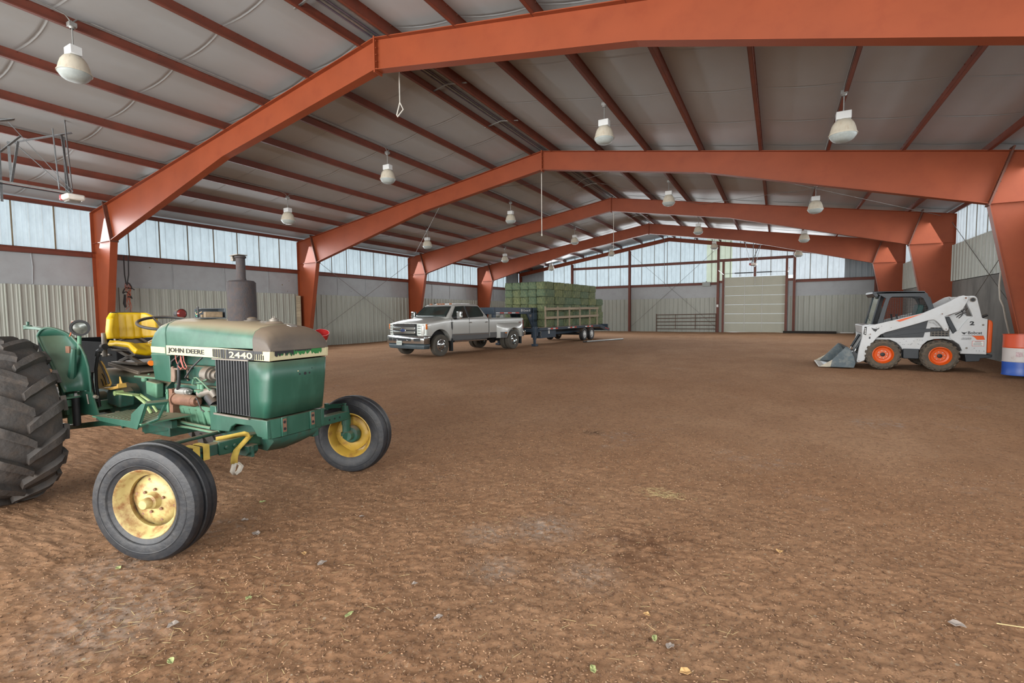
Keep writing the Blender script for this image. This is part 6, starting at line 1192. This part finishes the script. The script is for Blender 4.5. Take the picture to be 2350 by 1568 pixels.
# cords and pipes hanging from the ridge
WCORD = mat('white_cord', srgb(190, 188, 180), .7)
mb = MB().cyl((12.43, 7.95, 7.09), (12.43, 7.95, 5.90), .012, n=6); mb.tube([(12.43, 7.95, 5.90), (12.34, 7.95, 5.66), (12.36, 7.95, 5.62), (12.52, 7.95, 5.74), (12.43, 7.95, 5.90)], .013, 6); tag(mb.build('pull_cord', WCORD, smooth=60), 'white pull cord with triangle loop hanging just beyond the nearest frame', 'cord')
mb = MB().cyl((12.22, 15.3, 7.08), (12.22, 15.3, 4.22), .014, n=8); mb.cyl((12.22, 15.3, 4.22), (12.22, 15.3, 4.15), .024, n=8); tag(mb.build('hanging_pipe', WCORD, smooth=60), 'thin white rod hanging from the ridge beyond the second frame', 'rod')
tag(MB().cyl((12.44, 22.9, 7.09), (12.44, 22.9, 4.57), .012, n=8).build('hanging_pipe', WCORD, smooth=60), 'thin white rod hanging from the ridge beyond the third frame', 'rod')
tag(MB().cyl((12.1, YE - .26, 6.80), (12.1, YE - .14, 3.35), .018, n=8).build('gable_conduit', ROD, smooth=60), 'vertical conduit down the translucent gable panels', 'conduit')
# rod bracing
def rod(a, b_, label, grp, r=.010): return tag(MB().cyl(a, b_, r, n=6).build('brace_rod', ROD, smooth=60), label, 'rod', grp)
rod((.14, 15.03, 4.55), (.14, 22.5, .25), 'thin bracing rod sloping down to the right across the left wall, over the pickup bonnet', 'wall bracing rods')
rod((.17, 15.03, .25), (.17, 22.5, 4.55), 'thin bracing rod sloping up to the right across the left wall behind the red tub', 'wall bracing rods')
rod((24.72, 22.5, 4.55), (24.72, 15.03, .35), 'thin bracing rod falling towards the camera across the right wall above the loader', 'wall bracing rods', .009)
rod((24.69, 15.03, 4.55), (24.69, 22.5, .35), 'thin bracing rod rising towards the camera across the right wall above the loader', 'wall bracing rods', .009)
rod((9.66, YE - .17, 5.85), (15.62, YE - .17, .40), 'thin bracing rod crossing the far wall from top left to bottom right', 'far wall bracing rods')
rod((9.66, YE - .20, .40), (15.62, YE - .20, 5.85), 'thin bracing rod crossing the far wall from bottom left to top right', 'far wall bracing rods')
for x0, x1, nm in ((.4, 8.4, 'left slope, outer'), (8.4, 16.4, 'ridge'), (16.4, 24.4, 'right slope, outer')):
    for s in (0, 1):
        a = (x0, 15.1 if s == 0 else 22.45, roof_z(x0) - .10); b_ = (x1, 22.45 if s == 0 else 15.1, roof_z(x1) - .10)
        if x0 < RX < x1:
            mdz = (RX, 18.775, ZP - .02); mb = MB().cyl(a, mdz, .007, n=5); mb.cyl(mdz, b_, .007, n=5); tag(mb.build('brace_rod', ROD, smooth=60), 'thin roof bracing rod under the %s, %s diagonal' % (nm, ('first', 'second')[s]), 'rod', 'roof bracing rods')
        else: rod(a, b_, 'thin roof bracing rod under the %s, %s diagonal' % (nm, ('first', 'second')[s]), 'roof bracing rods', .007)
# ---------------------------------------------------------------- far overhead door, opener, gate
DM = mat('cream_door_panel', srgb(166, 168, 152), .45, 0, .04, 2)
DR = tag(bpy.data.objects.new('door_1', None), '', ''); C.objects.link(DR); DR.location = (18.03, YE + .0, 0)
for k_ in ('label', 'category'): del DR[k_]
DR['kind'] = 'structure'; DR['label'] = 'cream sectional overhead door in the far wall'
n = 6; H0, H1 = .06, 3.84; hh = (H1 - H0) / n
for k in range(n):
    z0 = H0 + hh * k; MB().box(-1.88, 1.88, -.02, .03, z0 + .006, z0 + hh - .006).build('door_panel', DM, DR, bevel=.008)
    if k: 
        mb = MB()
        for x in (-1.86, -.62, .45, 1.86): mb.cbox((x, -.035, z0), (.05, .03, .09))
        each(mb, 'hinge', GALV, DR)
mb = MB().box(-1.9, -1.87, -.05, .05, 0, 3.86); mb.box(1.87, 1.9, -.05, .05, 0, 3.86); mb.box(-.63, -.61, -.035, -.02, H0, H1); mb.box(.44, .46, -.035, -.02, H0, H1); each(mb, 'door_stile', GALV, DR, smooth=0)
MB().cbox((.0, -.028, 1.62), (.14, .012, .08)).build('door_label', CREAM, DR); MB().box(-.01, .01, -.06, -.03, 3.2, 3.84).build('opener_arm_bracket', GALV, DR)
mb = MB()
for x in (-1.93, 1.93): mb.tube([(x, -.10, 0.05), (x, -.10, 3.7), (x, -.22, 3.95), (x, -.45, 4.03), (x, -3.6, 4.06)], .022, 6)
each(mb, 'door_track', GALV, DR); MB().cyl((-1.9, -.14, 4.10), (1.9, -.14, 4.10), .014, n=8).build('torsion_shaft', GALV, DR)
mb = MB().cyl((-1.25, -.14, 4.10), (-.1, -.14, 4.10), .035, n=12); mb.cyl((.1, -.14, 4.10), (1.0, -.14, 4.10), .035, n=12); each(mb, 'torsion_spring', TBK, DR)
OPW = mat('white_opener_housing', srgb(212, 208, 200), .4); OPR = mat('red_opener_end', srgb(150, 40, 42), .4)
STRP = mat('dull_strap_steel', srgb(98, 102, 104), .5, .3, .2, 20)
def opener(label, x, y, z, y_end, hang, hx):
    o = thing('door_opener', label, 'garage door opener', (x, y, z)); 
    MB().cbox((0, 0, 0), (.42, .34, .13)).build('housing', OPW, o, bevel=.04, seg=3); MB().cbox((-.15, 0, .0), (.13, .35, .135)).build('end_cover', OPR, o, bevel=.03); MB().cbox((0, 0, -.08), (.26, .22, .04)).build('light_cover', GREYM, o, bevel=.012)
    MB().box(-.02, .02, min(0, y_end - y), max(0, y_end - y), .085, .125).build('rail', GALV, o, smooth=0); MB().box(-.005, .005, min(0, y_end - y), max(0, y_end - y), .05, .07).build('chain', TBK, o, smooth=0)
    mb = MB()
    for a, b_ in hang: mb.cbox(((a[0] + b_[0]) / 2, (a[1] + b_[1]) / 2, (a[2] + b_[2]) / 2), (.045, .012, (Vector(a) - Vector(b_)).length), (Vector(b_) - Vector(a)).to_track_quat('Z', 'Y').to_matrix())
    each(mb, 'hanger_strap', STRP, o, smooth=0); return o
opener('white and red door opener hanging above the far overhead door', 18.03, YE - 3.3, 4.38, YE - .1, [((-.15, 0, .06), (-.5, -.1, 1.55)), ((.15, 0, .06), (.5, -.1, 1.52)), ((-.1, 0, .06), (.45, .5, 1.50)), ((.0, .0, .06), (0, -.1, 1.6))], .5)
no = opener('white and red door opener hanging from steel straps at the left edge', 5.22, 5.0, 4.22, -7.5, [((-.12, -.05, .10), (-.14, -.05, 1.38)), ((.02, -.05, .10), (-.08, -.10, 1.40)), ((.16, -.05, .10), (.12, -.10, 1.75)), ((.22, -.3, .10), (.22, -.35, 1.40)), ((.20, -.05, .10), (-.30, -.9, 1.45)), ((.05, -.05, .10), (-.55, -.75, 1.10)), ((.0, -1.0, .10), (.05, -1.02, .95)), ((.0, -1.0, .10), (.22, -.92, .95)), ((-.05, -1.15, -.30), (-.02, -1.15, .95)), ((-.3, -1.2, .6), (.30, -.9, 1.05))], .4)
for p_, q_ in (((-.62, -.85, 1.08), (.10, .02, 1.44)), ((-.60, -.95, 1.52), (.35, .15, 1.92))):
    MB().cbox(tuple((Vector(p_) + Vector(q_)) / 2), (.075, .015, (Vector(p_) - Vector(q_)).length), (Vector(q_) - Vector(p_)).to_track_quat('Z', 'Y').to_matrix()).build('angle_iron', STRP, no, smooth=0)
GT = thing('tube_gate', 'brown tubular steel gate leaning along the far wall left of the door', 'gate', (13.62, YE - .32, 0)); GTM = mat('rusty_brown_gate_tube', srgb(92, 70, 58), .7, .1, .2, 10)
for k in range(5): MB().cyl((-2.03, 0, .26 + .255 * k), (2.03, 0, .28 + .262 * k), .026, n=8).build('gate_rail', GTM, GT)
for x in (-2.03, 2.03): MB().cyl((x, 0, .06), (x, 0, 1.36), .03, n=8).build('gate_upright', GTM, GT)
for x in (-.68, .68): MB().box(x - .02, x + .02, -.035, -.028, .24, 1.33).build('gate_brace', GTM, GT, smooth=0)
BXM = mat('grey_box_sign', srgb(150, 156, 152), .5); bxs = tag(MB().cbox((14.98, YE - .18, 3.42), (.52, .10, .30)).build('wall_clock_box', BXM, bevel=.01), 'small grey display box mounted high on the girt above the gate', 'display'); MB().cbox((14.98, YE - .235, 3.40), (.36, .02, .19)).build('display_face', mat('dim_display_face', srgb(84, 96, 92), .3, 0, .3, 30), bxs); MB().cyl((14.98, YE - .18, 3.57), (14.98, YE - .18, 3.64), .06, .02).build('display_cap', BXM, bxs)
mb = MB().box(15.68, 15.80, YE - .32, YE - .265, 1.80, 1.98); mb.build('switch_box', WHT, smooth=0, bevel=.006); tag(C.objects[-1] if False else bpy.data.objects['switch_box'], 'white switch box on the far wall post left of the door', 'switch box')
# ================================================================ litter on the floor
rl = random.Random(21)
LEAFM = [mat('pale_yellow_leaf', srgb(176, 172, 122), .7, 0, .1, 30), mat('grey_dry_leaf', srgb(140, 130, 122), .8, 0, .15, 30), mat('green_leaf', srgb(148, 156, 104), .7, 0, .1, 30), mat('tan_leaf', srgb(176, 140, 92), .8, 0, .12, 30)]
def leaf(x, y, sz, mi_, label):
    mb = MB(); a = rl.uniform(0, 6.28); n = 12; pts_ = []
    for k in range(n):
        t = 2 * math.pi * k / n; r_ = sz * (1 + .15 * math.sin(2 * t + a)) * (1.25 if k == 0 else 1); px_, py_ = r_ * math.cos(t), r_ * .72 * math.sin(t); ca, sa = math.cos(a), math.sin(a)
        pts_.append((x + px_ * ca - py_ * sa, y + px_ * sa + py_ * ca, ground_h(x, y) + .010 + .012 * abs(math.sin(t)) * rl.random()))
    mb.add(pts_ + [(x, y, ground_h(x, y) + .008)], [(k, (k + 1) % n, n) for k in range(n)]); return tag(mb.build('fallen_leaf', LEAFM[mi_], smooth=0, solid=.0015), label, 'leaf', 'fallen leaves on the dirt')
LV = [(15.86, 2.33, .022, 2, 'small green leaf between the two front wheels'), (16.06, 2.06, .024, 1, 'grey-green leaf in front of the near front wheel, farthest of three'), (16.33, 1.97, .034, 1, 'grey curled leaf right of the near front wheel'), (17.08, 1.89, .028, 1, 'pale leaf on bare dirt right of the near front wheel'), (16.87, 1.93, .02, 3, 'small tan leaf beside the pale leaf right of the wheel'),
      (18.89, 2.32, .018, 3, 'tan leaf in the middle foreground, farthest of the row'), (18.96, 2.16, .020, 2, 'green leaf in the right foreground'), (19.12, 2.01, .026, 3, 'orange-tan leaf at the bottom edge of the picture'), (17.6, 1.62, .024, 2, 'yellow-green leaf in the left-centre foreground'), (16.93, 1.16, .030, 1, 'grey crumpled leaf in the left foreground'), (17.03, 1.47, .020, 2, 'small green leaf below the near front tyre'),
      (16.76, 2.51, .016, 1, 'small white leaf under the tractor nose'), (18.0, 1.81, .022, 1, 'grey leaf in the centre foreground'), (19.46, 3.32, .024, 3, 'tan wood scrap alone on the dirt right of centre'), (20.19, 2.93, .034, 1, 'grey curled leaf at the right in the foreground'), (18.78, 1.84, .022, 2, 'yellow-green leaf near the bottom edge, left of the orange one'), (16.04, 1.30, .022, 2, 'yellow leaf below the rear of the near tyre'), (17.17, 1.03, .022, 2, 'yellow-green leaf at the bottom left edge'), (19.03, 2.15, .024, 1, 'dark grey leaf beside the green leaf in the right foreground'), (17.71, 1.98, .016, 1, 'tiny pale leaf left of the foreground centre')]
for x, y, s_, m_, lb in LV: leaf(x, y, s_ * .9, m_, lb)
def scatter(name, n, region, size, m_, label, cat, long_=3.0, flat=.25, seed=1):
    rs = random.Random(seed); V = []; F = []
    for k in range(n):
        x, y = region(rs); g = ground_h(x, y); a = rs.uniform(0, 6.28); t = rs.uniform(-.4, .4); L_ = size * rs.uniform(.5, 1.6) * long_; w_ = size * rs.uniform(.5, 1.2); h_ = size * flat * 2
        ca, sa = math.cos(a), math.sin(a); o_ = len(V)
        for dx, dy, dz in ((-L_, -w_, 0), (L_, -w_ * .6, 0), (L_ * .9, w_ * .7, 0), (-L_ * .8, w_, 0), (-L_ * .6, 0, h_), (L_ * .6, 0, h_)): V.append((x + dx * ca - dy * sa, y + dx * sa + dy * ca, g + .003 + dz + (dx * t if dx * t > 0 else 0)))
        F += [(o_, o_ + 1, o_ + 5, o_ + 4), (o_ + 1, o_ + 2, o_ + 5), (o_ + 2, o_ + 3, o_ + 4, o_ + 5), (o_ + 3, o_, o_ + 4)]
    me = bpy.data.meshes.new(name); me.from_pydata(V, [], F); me.materials.append(m_); o_ = bpy.data.objects.new(name, me); C.objects.link(o_); tag(o_, label, cat, kind='stuff'); return o_
def fg(rs):
    d = .9 + 5.5 * rs.random() ** 1.6; a = -YAW + R(rs.uniform(-52, 52)); return CAMX + d * math.sin(a), d * math.cos(a)
CHIP = mat('wood_chip', srgb(136, 106, 80), .9, 0, .4, 9, srgb(104, 76, 56), .8); CHIPL = mat('pale_wood_chip', srgb(166, 138, 108), .9, 0, .3, 9, srgb(190, 168, 140), .5); CHIPD = mat('dark_wood_chip', srgb(92, 68, 50), .95, 0, .3, 9)
scatter('wood_chips', 16000, fg, .0032, CHIP, 'brown wood chips covering the foreground dirt', 'wood chips', 1.5, .6, 1)
scatter('pale_wood_chips', 1500, fg, .0032, CHIPL, 'pale wood chips scattered through the foreground dirt', 'wood chips', 2.0, .3, 2)
scatter('dark_wood_chips', 12000, fg, .0036, CHIPD, 'dark bark chips mixed into the foreground dirt', 'wood chips', 1.5, .6, 3)
STRW = mat('dry_straw', srgb(176, 156, 112), .8, 0, .2, 9)
def strawreg(rs):
    c_ = rs.choice([(16.9, 1.1, .7), (17.1, 1.3, .8), (18.62, 4.02, .16), (18.62, 4.02, .16), (19.1, 2.0, 1.2), (18, 3, 2.2)]); return c_[0] + rs.gauss(0, c_[2] * .5), max(.35, c_[1] + rs.gauss(0, c_[2] * .35))
scatter('straw_wisps', 700, strawreg, .0011, STRW, 'loose straw wisps strewn over the dirt', 'straw', 22, .6, 6)
tag(MB().tube([(20.35, 3.0, .015), (20.75, 3.05, .03), (21.15, 3.02, .02)], .003, 5).build('straw_stalk', STRW), 'single long straw stalk lying at the right edge', 'straw')
